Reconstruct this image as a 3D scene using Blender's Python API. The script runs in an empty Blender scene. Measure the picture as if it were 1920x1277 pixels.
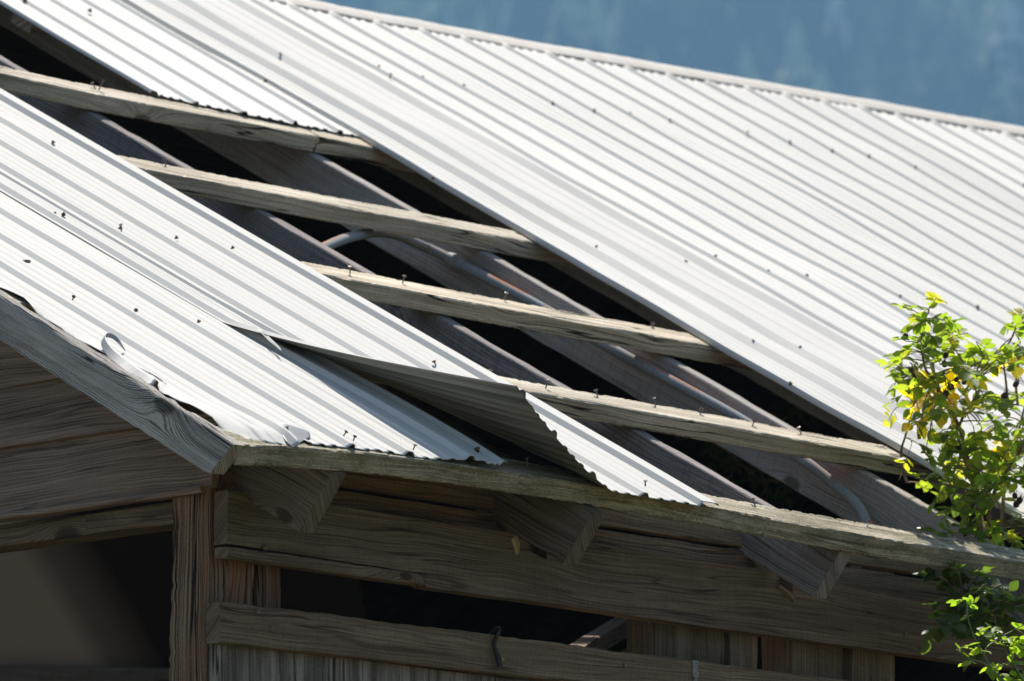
import bpy, bmesh, math, random
from mathutils import Vector, noise, Matrix
R = math.radians
rnd = random.Random(7)
sc = bpy.context.scene
col = sc.collection

# ------------------------------------------------------------------ camera, sky, sun
cam_d = bpy.data.cameras.new('camera')
cam = bpy.data.objects.new('camera', cam_d)
col.objects.link(cam)
cam.location = (-8.4256, -8.3691, -1.7997)
cam.rotation_euler = (R(90 + 9.477), 0, R(42.446 - 90))
cam_d.sensor_width = 36.0
cam_d.lens = 36.0 * 13000 / 1920
cam_d.clip_start = 0.5
cam_d.clip_end = 20000
cam_d.dof.use_dof = True
cam_d.dof.focus_distance = 12.75
cam_d.dof.aperture_fstop = 0.24375 / 0.025
sc.camera = cam

SUN = Vector((0.36, 0.36, 1.0)).normalized()
world = bpy.data.worlds.new('World'); sc.world = world; world.use_nodes = True
wn = world.node_tree.nodes; wn.clear()
sky = wn.new('ShaderNodeTexSky'); sky.sky_type = 'NISHITA'; sky.sun_disc = False; sky.dust_density = 1.6; sky.ozone_density = 1.7
sky.sun_elevation = math.asin(SUN.z); sky.sun_rotation = math.atan2(SUN.x, SUN.y)
bg = wn.new('ShaderNodeBackground'); bg.inputs['Strength'].default_value = 0.082
wo = wn.new('ShaderNodeOutputWorld')
world.node_tree.links.new(sky.outputs[0], bg.inputs['Color']); world.node_tree.links.new(bg.outputs[0], wo.inputs['Surface'])
sl_ = bpy.data.lights.new('sun', 'SUN'); sl_.energy = 5.0; sl_.angle = R(0.8); sl_.color = (1.0, 0.95, 0.86)
sun = bpy.data.objects.new('sun', sl_); col.objects.link(sun)
sun.rotation_euler = (-SUN).to_track_quat('-Z', 'Y').to_euler()
sun.location = (0, 0, 30)
sc.view_settings.view_transform = 'Standard'; sc.view_settings.look = 'None'
sc.view_settings.exposure = 0.58; sc.view_settings.gamma = 1
sc.cycles.volume_bounces = 0
sc.cycles.max_bounces = 8

# ------------------------------------------------------------------ roof coordinates
P = 0.5063573
CP, SP = math.cos(P), math.sin(P)
RIDGE_V = 3.76
def lift(u, v):
    a = max(0.0, u - 3.45)
    return 0.036 * a * a / (a + 0.35) * max(0, v) / 3.72
def roof(u, v, w=0.0):
    w += lift(u, v)
    return Vector((u, v * CP - w * SP, v * SP + w * CP))
DIR_U = Vector((1, 0, 0)); DIR_V = Vector((0, CP, SP)); DIR_W = Vector((0, -SP, CP))

# ------------------------------------------------------------------ scene helpers
def empty(name, loc, label, cat, group=None):
    o = bpy.data.objects.new(name, None); col.objects.link(o); o.location = loc
    o.empty_display_size = 0.1
    tag(o, label, cat, group); return o
def tag(o, label=None, cat=None, group=None, kind=None):
    for k, v in (('label', label), ('category', cat), ('group', group), ('kind', kind)):
        if v: o[k] = v
    return o
def adopt(o, parent):
    if parent is not None:
        o.parent = parent
        if parent.type == 'EMPTY': o.matrix_parent_inverse = Matrix.Translation(-Vector(parent.location))
def link_mesh(name, me, mats, parent=None, label=None, smooth=False, angle=None):
    for m in (mats if isinstance(mats, (list, tuple)) else [mats]):
        me.materials.append(m)
    o = bpy.data.objects.new(name, me); col.objects.link(o)
    if smooth:
        me.polygons.foreach_set('use_smooth', [True] * len(me.polygons))
        if angle: me.set_sharp_from_angle(angle=R(angle))
    adopt(o, parent)
    if label: o['label'] = label
    return o
def mesh_from(name, verts, faces, uvs=None, tints=None):
    me = bpy.data.meshes.new(name)
    me.from_pydata([tuple(v) for v in verts], [], faces)
    if uvs is not None:
        lay = me.uv_layers.new(name='UVMap')
        i = 0
        for f in uvs:
            for c in f:
                lay.data[i].uv = c; i += 1
    if tints is not None:
        at = me.color_attributes.new('tint', 'FLOAT_COLOR', 'POINT')
        for i, c in enumerate(tints): at.data[i].color = (c[0], c[1], c[2], 1)
    me.validate(); me.update()
    return me
def n3(x, y=0.0, z=0.0): return noise.noise(Vector((x, y, z)))

# ------------------------------------------------------------------ materials
class N:
    def __init__(self, name):
        self.m = bpy.data.materials.new(name); self.m.use_nodes = True
        self.t = self.m.node_tree; self.t.nodes.clear()
        self.out = self.t.nodes.new('ShaderNodeOutputMaterial')
    def new(self, typ, **kw):
        n = self.t.nodes.new(typ)
        for k, v in kw.items(): setattr(n, k, v)
        return n
    def l(self, a, b): self.t.links.new(a, b)
    def val(self, sock, v):
        if hasattr(v, 'is_output') or hasattr(v, 'links'): self.l(v, sock)
        else: sock.default_value = v
    def math(self, op, a, b=0.0, c=0.0, clamp=False):
        n = self.new('ShaderNodeMath', operation=op, use_clamp=clamp)
        self.val(n.inputs[0], a); self.val(n.inputs[1], b); self.val(n.inputs[2], c); return n.outputs[0]
    def xyz(self, x, y, z=0.0):
        n = self.new('ShaderNodeCombineXYZ')
        self.val(n.inputs[0], x); self.val(n.inputs[1], y); self.val(n.inputs[2], z); return n.outputs[0]
    def noise(self, vec, scale=1.0, detail=3.0, rough=0.55, dist=0.0):
        n = self.new('ShaderNodeTexNoise')
        self.l(vec, n.inputs['Vector']); n.inputs['Scale'].default_value = scale
        n.inputs['Detail'].default_value = detail; n.inputs['Roughness'].default_value = rough
        n.inputs['Distortion'].default_value = dist
        return n.outputs['Fac']
    def ramp(self, fac, stops, interp='LINEAR'):
        n = self.new('ShaderNodeValToRGB'); self.val(n.inputs[0], fac)
        r = n.color_ramp; r.interpolation = interp
        while len(r.elements) > 1: r.elements.remove(r.elements[0])
        r.elements[0].position = stops[0][0]; r.elements[0].color = self.c4(stops[0][1])
        for p, c in stops[1:]:
            e = r.elements.new(p); e.color = self.c4(c)
        return n.outputs[0]
    def c4(self, c):
        if isinstance(c, (int, float)): return (c, c, c, 1)
        return (c[0], c[1], c[2], 1)
    def mix(self, fac, a, b, blend='MIX'):
        n = self.new('ShaderNodeMix', data_type='RGBA', blend_type=blend)
        self.val(n.inputs[0], fac)
        for s, v in ((n.inputs[6], a), (n.inputs[7], b)):
            if hasattr(v, 'links'): self.l(v, s)
            else: s.default_value = self.c4(v)
        return n.outputs[2]
    def bump(self, h, strength=0.3, dist=0.003):
        n = self.new('ShaderNodeBump'); self.l(h, n.inputs['Height'])
        n.inputs['Strength'].default_value = strength; n.inputs['Distance'].default_value = dist
        return n.outputs[0]
    def bsdf(self, color, rough=0.8, metal=0.0, normal=None, spec=0.3):
        n = self.new('ShaderNodeBsdfPrincipled')
        self.val(n.inputs['Base Color'], color if hasattr(color, 'links') else self.c4(color))
        self.val(n.inputs['Roughness'], rough); self.val(n.inputs['Metallic'], metal)
        n.inputs['Specular IOR Level'].default_value = spec
        if normal is not None: self.l(normal, n.inputs['Normal'])
        self.l(n.outputs[0], self.out.inputs['Surface'])
        return n

def wood(name, dark, mid, light, moss=0.0, mosscol=(0.07, 0.075, 0.02), crack=0.5, stain=0.35,
         staincol=(0.05, 0.035, 0.025), ringf=70.0, knots=True, ringamt=0.6, saw=0.0, bump=0.5, patch=None, patchcol=None):
    s = N(name)
    uv = s.new('ShaderNodeUVMap', uv_map='UVMap').outputs[0]
    sep = s.new('ShaderNodeSeparateXYZ'); s.l(uv, sep.inputs[0]); u, v = sep.outputs[0], sep.outputs[1]
    wob = s.noise(s.xyz(s.math('MULTIPLY', u, 1.7), s.math('MULTIPLY', v, 6.0)), 1.0, 2.0)
    vw = s.math('ADD', v, s.math('MULTIPLY', s.math('SUBTRACT', wob, 0.5), 0.055))
    if knots:
        vor = s.new('ShaderNodeTexVoronoi', feature='F1', voronoi_dimensions='2D')
        s.l(s.xyz(s.math('MULTIPLY', u, 2.3), s.math('MULTIPLY', v, 5.2)), vor.inputs['Vector'])
        vor.inputs['Scale'].default_value = 1.0; vor.inputs['Randomness'].default_value = 1.0
        cs = s.new('ShaderNodeSeparateColor'); s.l(vor.outputs['Color'], cs.inputs[0])
        d = s.math('ADD', vor.outputs['Distance'], s.math('MULTIPLY', s.math('GREATER_THAN', cs.outputs[0], 0.36), 2.0))
        bulge = s.math('POWER', 2.718, s.math('MULTIPLY', s.math('MULTIPLY', d, d), -38.0))
        vw = s.math('ADD', vw, s.math('MULTIPLY', bulge, 0.035))
        knot = s.math('SUBTRACT', 1.0, s.math('DIVIDE', d, s.math('MULTIPLY_ADD', cs.outputs[1], 0.05, 0.045)), clamp=True)
        knot = s.math('MULTIPLY', s.math('MULTIPLY', knot, 3.0), 1.0, clamp=True)
    fm = s.noise(s.xyz(s.math('MULTIPLY', u, 0.8), s.math('MULTIPLY', v, 40.0), 6.6), 1.0, 2.0, 0.5)
    ring = s.math('SINE', s.math('ADD', s.math('MULTIPLY', vw, ringf * 6.283), s.math('MULTIPLY', fm, 22.0)))
    ring = s.math('MULTIPLY_ADD', ring, 0.5, 0.5)
    ring = s.math('POWER', ring, 2.2)
    rg = s.noise(s.xyz(s.math('MULTIPLY', u, 4.0), s.math('MULTIPLY', v, 30.0), 2.2), 1.0, 3.0, 0.6)
    ring = s.math('MULTIPLY', ring, s.ramp(rg, [(0.36, 0.25), (0.62, 1.0)]))
    fine = s.noise(s.xyz(s.math('MULTIPLY', u, 5.0), s.math('MULTIPLY', vw, 420.0)), 1.0, 4.0, 0.6)
    mid_n = s.noise(s.xyz(s.math('MULTIPLY', u, 2.0), s.math('MULTIPLY', vw, 70.0)), 1.0, 4.0, 0.6)
    speck = s.noise(s.xyz(s.math('MULTIPLY', u, 160.0), s.math('MULTIPLY', v, 320.0)), 1.0, 2.0, 0.6)
    g = s.math('ADD', s.math('MULTIPLY', fine, 0.5), s.math('MULTIPLY', mid_n, 0.5))
    g = s.math('ADD', g, s.math('MULTIPLY', s.math('SUBTRACT', 0.4, ring), 0.30 * ringamt))
    g = s.math('ADD', g, s.math('MULTIPLY', s.math('SUBTRACT', speck, 0.5), 0.25))
    c = s.ramp(g, [(0.31, dark), (0.48, mid), (0.67, light)])
    big = s.noise(s.xyz(s.math('MULTIPLY', u, 3.0), s.math('MULTIPLY', v, 14.0)), 1.0, 4.0, 0.6)
    c = s.mix(s.math('MULTIPLY', s.ramp(big, [(0.48, 0.0), (0.72, 1.0)]), stain), c, staincol)
    if patch:
        pn = s.noise(s.xyz(s.math('MULTIPLY', u, 4.1), s.math('MULTIPLY', v, 30.0), 7.7), 1.0, 4.0, 0.6)
        c = s.mix(s.math('MULTIPLY', s.ramp(pn, [(0.46, 0.0), (0.60, 1.0)]), patch), c, patchcol)
    if moss > 0:
        mo = s.noise(s.xyz(s.math('MULTIPLY', u, 9.0), s.math('MULTIPLY', v, 26.0), 3.3), 1.0, 6.0, 0.7)
        c = s.mix(s.math('MULTIPLY', s.ramp(mo, [(0.40, 0.0), (0.62, 1.0)]), moss), c, mosscol)
        mo2 = s.noise(s.xyz(s.math('MULTIPLY', u, 150.0), s.math('MULTIPLY', v, 190.0), 1.3), 1.0, 3.0, 0.6)
        c = s.mix(s.math('MULTIPLY', s.ramp(mo2, [(0.56, 0.0), (0.70, 1.0)]), 0.4 * moss + 0.1), c, light)
    if saw > 0:
        sw = s.noise(s.xyz(s.math('MULTIPLY_ADD', v, 26.0, s.math('MULTIPLY', u, 150.0)), s.math('MULTIPLY', v, 8.0)), 1.0, 2.0, 0.5)
        c = s.mix(s.math('MULTIPLY', s.ramp(sw, [(0.52, 0.0), (0.68, 1.0)]), saw), c, dark)
    h = s.math('ADD', g, 0.0)
    if crack > 0:
        cn = s.noise(s.xyz(s.math('MULTIPLY', u, 1.3), s.math('MULTIPLY', vw, 46.0), 5.1), 1.0, 2.0, 0.5)
        cr = s.ramp(s.math('ABSOLUTE', s.math('SUBTRACT', cn, 0.5)), [(0.0, 1.0), (0.008, 0.9), (0.017, 0.0)])
        gate = s.ramp(s.noise(s.xyz(s.math('MULTIPLY', u, 1.6), s.math('MULTIPLY', v, 9.0), 9.0), 1.0, 2.0), [(0.44, 0.0), (0.52, 1.0)])
        cr = s.math('MULTIPLY', s.math('MULTIPLY', cr, gate), crack)
        c = s.mix(cr, c, (dark[0] * 0.15, dark[1] * 0.15, dark[2] * 0.15))
        h = s.math('SUBTRACT', h, s.math('MULTIPLY', cr, 0.8))
    if knots:
        c = s.mix(s.math('MULTIPLY', knot, 0.75), c, (dark[0] * 0.45, dark[1] * 0.4, dark[2] * 0.35))
    oi = s.new('ShaderNodeObjectInfo').outputs['Random']
    c = s.mix(1.0, c, s.ramp(oi, [(0.0, (0.86, 0.85, 0.86)), (0.5, (1.02, 0.98, 0.96)), (1.0, (1.18, 1.10, 1.03))]), 'MULTIPLY')
    nb = s.bump(h, bump, 0.004)
    s.bsdf(c, 0.85, 0.0, nb, 0.25)
    return s.m

W_purlin = wood('weathered_purlin_wood', (0.15, 0.12, 0.08), (0.46, 0.405, 0.305), (0.84, 0.78, 0.66), moss=0.10, mosscol=(0.17, 0.16, 0.09),
                crack=1.0, stain=0.45, staincol=(0.16, 0.125, 0.08), ringamt=0.3, ringf=190, bump=0.7)
W_eave = wood('mossy_eave_wood', (0.09, 0.076, 0.04), (0.36, 0.315, 0.215), (0.76, 0.70, 0.58), moss=0.68, mosscol=(0.095, 0.09, 0.03),
              crack=0.4, stain=0.4, staincol=(0.08, 0.075, 0.03), ringamt=0.2, ringf=160, knots=False, bump=1.0)
W_barge = wood('grey_barge_wood', (0.095, 0.085, 0.075), (0.34, 0.312, 0.278), (0.60, 0.56, 0.51), moss=0.1, mosscol=(0.16, 0.16, 0.11), crack=0.9, stain=0.15,
               ringf=330, ringamt=1.1, bump=0.9)
W_rafter = wood('grey_rafter_wood', (0.14, 0.128, 0.125), (0.29, 0.272, 0.255), (0.44, 0.418, 0.395), crack=0.3, stain=0.3, staincol=(0.10, 0.09, 0.08),
                ringf=150, ringamt=0.4, saw=0.3, bump=0.5)
W_rafter_dark = wood('dark_rafter_wood', (0.09, 0.082, 0.082), (0.19, 0.175, 0.176), (0.30, 0.28, 0.28), crack=0.4, stain=0.35, staincol=(0.07, 0.065, 0.06), ringf=130, ringamt=0.7, saw=0.3, bump=0.6)
W_tail = wood('brown_rafter_wood', (0.06, 0.047, 0.035), (0.135, 0.110, 0.082), (0.225, 0.19, 0.148), crack=0.5, stain=0.3, ringf=110, ringamt=0.7, bump=0.6)
W_beam = wood('brown_beam_wood', (0.060, 0.042, 0.025), (0.175, 0.126, 0.08), (0.31, 0.235, 0.16), moss=0.25, mosscol=(0.08, 0.075, 0.035), crack=0.6,
              stain=0.35, ringf=130, ringamt=0.5, saw=0.18, bump=0.6)
W_side = wood('brown_siding_wood', (0.085, 0.060, 0.046), (0.21, 0.155, 0.122), (0.33, 0.25, 0.2), crack=0.5, stain=0.35, ringf=150, ringamt=0.6, bump=0.6)
W_post = wood('red_brown_post_wood', (0.03, 0.019, 0.013), (0.165, 0.105, 0.064), (0.36, 0.25, 0.16), crack=1.0, stain=0.5, staincol=(0.05, 0.03, 0.02),
              ringf=110, ringamt=0.9, bump=1.2, patch=0.55, patchcol=(0.25, 0.11, 0.05))
W_ply = wood('flaking_panel_wood', (0.045, 0.038, 0.032), (0.112, 0.099, 0.084), (0.255, 0.226, 0.199), crack=0.9, stain=0.4, ringf=140, ringamt=0.3, bump=0.9, knots=False,
             patch=0.5, patchcol=(0.42, 0.39, 0.36))
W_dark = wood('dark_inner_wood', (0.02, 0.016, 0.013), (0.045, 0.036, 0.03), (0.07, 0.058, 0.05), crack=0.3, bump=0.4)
W_pale = wood('fresh_split_wood', (0.30, 0.20, 0.10), (0.48, 0.36, 0.21), (0.62, 0.5, 0.34), crack=0.8, knots=False, bump=0.8)

def metal_mat(name, base, streak, rough=0.6, metal=0.0, speck=0.12, dirt=0.0, amt=0.45):
    s = N(name)
    uv = s.new('ShaderNodeUVMap', uv_map='UVMap').outputs[0]
    sep = s.new('ShaderNodeSeparateXYZ'); s.l(uv, sep.inputs[0]); u, v = sep.outputs[0], sep.outputs[1]
    sp = s.noise(s.xyz(s.math('MULTIPLY', u, 520.0), s.math('MULTIPLY', v, 520.0)), 1.0, 3.0, 0.7)
    st = s.noise(s.xyz(s.math('MULTIPLY', u, 60.0), s.math('MULTIPLY', v, 1.2)), 1.0, 4.0, 0.6)
    c = s.mix(s.math('MULTIPLY', s.ramp(st, [(0.42, 0.0), (0.62 if amt > 0.5 else 0.72, 1.0)]), amt), base, streak)
    c = s.mix(s.math('MULTIPLY', s.ramp(sp, [(0.40, 1.0), (0.62, 0.0)]), speck), c, (streak[0] * 0.6, streak[1] * 0.6, streak[2] * 0.62))
    sc_ = s.noise(s.xyz(s.math('MULTIPLY', u, 26.0), s.math('MULTIPLY', v, 9.0), 4.0), 1.0, 5.0, 0.75)
    c = s.mix(s.math('MULTIPLY', s.ramp(sc_, [(0.60, 0.0), (0.70, 1.0)]), 0.22 + dirt), c, (0.40, 0.39, 0.38))
    big = s.noise(s.xyz(s.math('MULTIPLY', u, 2.4), s.math('MULTIPLY', v, 1.1), 2.0), 1.0, 3.0, 0.5)
    oi = s.new('ShaderNodeObjectInfo').outputs['Random']
    k = s.math('MULTIPLY_ADD', oi, 0.16, 0.90)
    run = s.noise(s.xyz(s.math('MULTIPLY', u, 34.0), s.math('MULTIPLY', v, 0.9), 8.0), 1.0, 5.0, 0.7)
    c = s.mix(s.math('MULTIPLY', s.ramp(run, [(0.58, 0.0), (0.74, 1.0)]), 0.35), c, (streak[0] * 0.72, streak[1] * 0.68, streak[2] * 0.62))
    c = s.mix(1.0, c, s.xyz(k, k, k), 'MULTIPLY')
    r = s.math('MULTIPLY_ADD', big, 0.22, rough - 0.11)
    nb = s.bump(s.math('ADD', s.math('MULTIPLY', big, 1.2), s.math('MULTIPLY', sp, 0.02)), 0.25, 0.004)
    s.bsdf(c, r, metal, nb, 0.1)
    return s.m
M_sheet = metal_mat('white_sheet_metal', (0.66, 0.635, 0.59), (0.56, 0.54, 0.51))
M_under = metal_mat('dull_sheet_underside', (0.35, 0.35, 0.315), (0.13, 0.13, 0.11), amt=0.85, rough=0.5, metal=0.2, speck=0.25, dirt=0.2)
M_cap = metal_mat('ridge_cap_metal', (0.60, 0.555, 0.50), (0.44, 0.385, 0.33), rough=0.6, dirt=0.2)
M_lip = metal_mat('bare_torn_metal', (0.42, 0.42, 0.41), (0.28, 0.28, 0.28), rough=0.45, metal=0.25, dirt=0.2)

def plain(name, c, rough=0.6, metal=0.0, c2=None, scale=120.0, spec=0.4):
    s = N(name)
    tc = s.new('ShaderNodeTexCoord').outputs['Object']
    n = s.noise(tc, scale, 4.0, 0.65)
    cc = s.mix(s.ramp(n, [(0.38, 0.0), (0.64, 1.0)]), c, c2 or tuple(x * 0.6 for x in c))
    s.bsdf(cc, rough, metal, s.bump(n, 0.3, 0.001), spec)
    return s.m
M_nail = plain('nail_steel', (0.30, 0.27, 0.25), 0.45, 0.6, (0.13, 0.08, 0.05), 600)
M_rust = plain('rusty_screw', (0.17, 0.11, 0.07), 0.7, 0.3, (0.06, 0.045, 0.035), 700)
M_cable = plain('brown_cable', (0.045, 0.028, 0.024), 0.5, 0.0, (0.02, 0.015, 0.012), 200)
M_hip = plain('dry_rose_hip', (0.085, 0.035, 0.028), 0.7, 0.0, (0.035, 0.018, 0.015), 400)

def pipe_mat():
    s = N('galvanised_pipe_with_rust')
    tc = s.new('ShaderNodeTexCoord').outputs['Object']
    geo = s.new('ShaderNodeUVMap', uv_map='UVMap').outputs[0]
    sep = s.new('ShaderNodeSeparateXYZ'); s.l(geo, sep.inputs[0]); u, a = sep.outputs[0], sep.outputs[1]
    n = s.noise(tc, 260.0, 4.0, 0.65)
    c = s.mix(s.ramp(n, [(0.35, 0.0), (0.65, 1.0)]), (0.33, 0.345, 0.35), (0.22, 0.235, 0.24))
    # rust runs along one side of the pipe (a is the angle round it, 0..1)
    band = s.ramp(s.math('ABSOLUTE', s.math('SUBTRACT', a, 0.30)), [(0.0, 1.0), (0.15, 1.0), (0.20, 0.0)])
    ln = s.noise(s.xyz(s.math('MULTIPLY', u, 3.6), s.math('MULTIPLY', a, 6.0)), 1.0, 4.0, 0.6)
    rm = s.math('MULTIPLY', band, s.ramp(ln, [(0.50, 0.0), (0.56, 1.0)]))
    c = s.mix(rm, c, (0.42, 0.13, 0.035))
    s.bsdf(c, 0.8, 0.0, s.bump(n, 0.2, 0.001), 0.08)
    return s.m
M_pipe = pipe_mat()

def leaf_mat(name, trans=0.6):
    s = N(name)
    at = s.new('ShaderNodeAttribute', attribute_name='tint')
    tc = s.new('ShaderNodeTexCoord').outputs['Object']
    n = s.noise(tc, 90.0, 4.0, 0.6)
    c = s.mix(s.math('MULTIPLY', s.ramp(n, [(0.4, 0.0), (0.7, 1.0)]), 0.3), at.outputs['Color'], (0.11, 0.12, 0.03))
    b = s.bsdf(c, 0.42, 0.0, None, 0.45)
    tr = s.new('ShaderNodeBsdfTranslucent')
    tcol = s.mix(1.0, c, (2.55, 2.65, 1.1), 'MULTIPLY'); s.l(tcol, tr.inputs['Color'])
    mx = s.new('ShaderNodeMixShader'); mx.inputs[0].default_value = trans
    s.l(b.outputs[0], mx.inputs[1]); s.l(tr.outputs[0], mx.inputs[2]); s.l(mx.outputs[0], s.out.inputs['Surface'])
    return s.m
M_leaf = leaf_mat('rose_leaf')
M_stem = plain('rose_stem_bark', (0.30, 0.21, 0.115), 0.7, 0.0, (0.17, 0.105, 0.065), 80)
M_stemg = plain('green_stem', (0.17, 0.20, 0.06), 0.6, 0.0, (0.10, 0.12, 0.035), 80)

# ------------------------------------------------------------------ builders
def board(name, pts, W, T, w, t, mat, parent, seg=0.03, wob=0.0012, chip=0.003, ch=0.0025, cut0=None, cut1=None, label=None, bow=None, seed=None):
    """timber along the polyline pts; W,T unit vectors across; w,t sizes; cut(a,b) -> shift along the length at the ends"""
    sd = rnd.random() * 50 if seed is None else seed
    pts = [Vector(p) for p in pts]
    L = [0.0]
    for i in range(1, len(pts)): L.append(L[-1] + (pts[i] - pts[i - 1]).length)
    n = max(2, int(L[-1] / seg))
    def sample(s):
        for i in range(1, len(pts)):
            if s <= L[i] + 1e-9:
                k = (s - L[i - 1]) / (L[i] - L[i - 1])
                return pts[i - 1].lerp(pts[i], k)
        return pts[-1]
    hw, ht = w / 2, t / 2
    ring = [(-hw + ch, ht), (0, ht), (hw - ch, ht), (hw, ht - ch), (hw, -ht + ch), (hw - ch, -ht), (0, -ht), (-hw + ch, -ht), (-hw, -ht + ch), (-hw, ht - ch)]
    m = len(ring)
    per = [0.0]
    for i in range(m):
        a, b = ring[i], ring[(i + 1) % m]
        per.append(per[-1] + math.hypot(a[0] - b[0], a[1] - b[1]))
    V, F, U = [], [], []
    axis = (pts[-1] - pts[0]).normalized()
    for j in range(n + 1):
        s = L[-1] * j / n
        c = sample(s)
        if bow: c = c + bow(s, L[-1])
        for i, (a, b) in enumerate(ring):
            da = wob * n3(s * 6, i * 1.3, sd) + wob * 1.2 * n3(s * 1.5, 3.1, sd + a * 8)
            db = wob * n3(s * 6, i * 1.3 + 9, sd) + wob * 1.2 * n3(s * 1.5, 7.1, sd + b * 8)
            if i not in (1, 6):
                k = (max(0.0, n3(s * 22, i // 2 * 2.2, sd + 4) - 0.1) * 0.5 + max(0.0, n3(s * 95, i // 2 * 2.2, sd + 6)) * 0.8) * chip
                a2 = a - math.copysign(k, a); b2 = b - math.copysign(k, b)
            else: a2, b2 = a, b
            sh = 0.0
            if j == 0: sh = (cut0(a, b) if cut0 else 0.0) + 0.0015 * n3(a * 90, b * 90, sd)
            if j == n: sh = (cut1(a, b) if cut1 else 0.0) + 0.0015 * n3(a * 90, b * 90, sd + 2)
            V.append(c + W * (a2 + da) + T * (b2 + db) + axis * sh)
    u0, v0 = sd * 3.17, sd * 1.71
    for j in range(n):
        for i in range(m):
            i2 = (i + 1) % m
            F.append((j * m + i, (j + 1) * m + i, (j + 1) * m + i2, j * m + i2))
            sa, sb = L[-1] * j / n + u0, L[-1] * (j + 1) / n + u0
            U.append(((sa, per[i] + v0), (sb, per[i] + v0), (sb, per[i + 1] + v0), (sa, per[i + 1] + v0)))
    F.append(tuple(range(m))); U.append([(ring[i][0] * 0.3 + u0, ring[i][1] + v0 + 3 + ring[i][0]) for i in range(m)])
    F.append(tuple(n * m + i for i in reversed(range(m)))); U.append([(ring[i][0] * 0.3 + u0, ring[i][1] + v0 + 5 + ring[i][0]) for i in reversed(range(m))])
    me = mesh_from(name, V, F, U)
    bm = bmesh.new(); bm.from_mesh(me); bmesh.ops.recalc_face_normals(bm, faces=bm.faces); bm.to_mesh(me); bm.free()
    return link_mesh(name, me, mat, parent, label, smooth=True, angle=22)

RIB = [(-0.0125, 0.0), (-0.0040, 0.0098), (0.0055, 0.0098), (0.0125, 0.0)]
def profile(ribs, left, right, minors=3, scale=1.0, edge_r=None, wide=0.0):
    """cross-section of a sheet: list of (u, height); ribs at the given u"""
    pts = []
    ribs = sorted(ribs)
    marks = [left] + ribs + [right]
    pts.append((left, 0.0))
    for k, r in enumerate(ribs):
        a = marks[k] + (0.0 if k == 0 else 0.0125)
        b = r - 0.0125
        gap = b - a
        if gap > 0.06:
            for q in range(1, minors + 1):
                x = a + gap * q / (minors + 1)
                pts += [(x - 0.0085, 0.0), (x - 0.0035, 0.0026), (x + 0.0035, 0.0026), (x + 0.0085, 0.0)]
        elif gap > 0.02: pts.append((a + gap / 2, 0.0))
        for du, h in RIB: pts.append((r + du - (wide if du < -0.01 else 0.0), h * scale))
    a, b = ribs[-1] + 0.0125, right
    if b - a > 0.06:
        for q in range(1, minors + 1):
            x = a + (b - a) * q / (minors + 1)
            pts += [(x - 0.0085, 0.0), (x - 0.0035, 0.0026), (x + 0.0035, 0.0026), (x + 0.0085, 0.0)]
    if edge_r: pts += [(right - 0.008, 0.0), (right, edge_r), (right + 0.006, edge_r)]
    else: pts.append((right, 0.0))
    pts = sorted(set(pts))
    return pts

def sheet(name, prof, v0, v1, rows, parent, uf=None, wf=None, jag=0.004, mat=None, label=None, base=0.0012, wave=0.002, seed=0.0, dv_min=0.012, drop=None, v1f=None, free=False):
    """corrugated sheet. v0(u) lower edge, v1 upper edge; uf(u,v)->u ; wf(u,v)->extra height"""
    V, F, U = [], [], []
    m = len(prof)
    vs = []
    for j in range(rows + 1):
        t = j / rows
        vs.append(t ** 1.25)
    for j, t in enumerate(vs):
        for (u, h) in prof:
            lo = v0(u) + jag * (0.7 * n3(u * 90, seed, 1.0) + 0.6 * n3(u * 37, seed, 5.0))
            hi = v1 if v1f is None else v1f(u)
            v = lo + (hi - lo) * t
            uu = uf(u, v) if uf else u
            wv = wave * (n3(u * 3.1, v * 1.7, seed) + 0.5 * n3(u * 9, v * 3.3, seed + 8))
            if wf and not free: w = base + h + max(0.0, wv + wf(u, v) + 0.003)
            else: w = base + h + max(0.0, wv) + (wf(u, v) if wf else 0.0)
            V.append(roof(uu, v, w))
    for j in range(rows):
        for i in range(m - 1):
            if drop and drop(prof[i][0], prof[i + 1][0], j): continue
            F.append((j * m + i, j * m + i + 1, (j + 1) * m + i + 1, (j + 1) * m + i))
            q = []
            for jj, ii in ((j, i), (j, i + 1), (j + 1, i + 1), (j + 1, i)):
                q.append((prof[ii][0] + seed * 2.3, vs[jj] * (v1 - v0(prof[ii][0])) + seed * 1.1))
            U.append(q)
    me = mesh_from(name, V, F, U)
    o = link_mesh(name, me, [mat or M_sheet, M_under], parent, label, smooth=True, angle=20)
    so = o.modifiers.new('gauge', 'SOLIDIFY'); so.thickness = 0.0008; so.offset = -1; so.material_offset = 1; so.use_even_offset = False
    return o

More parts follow.
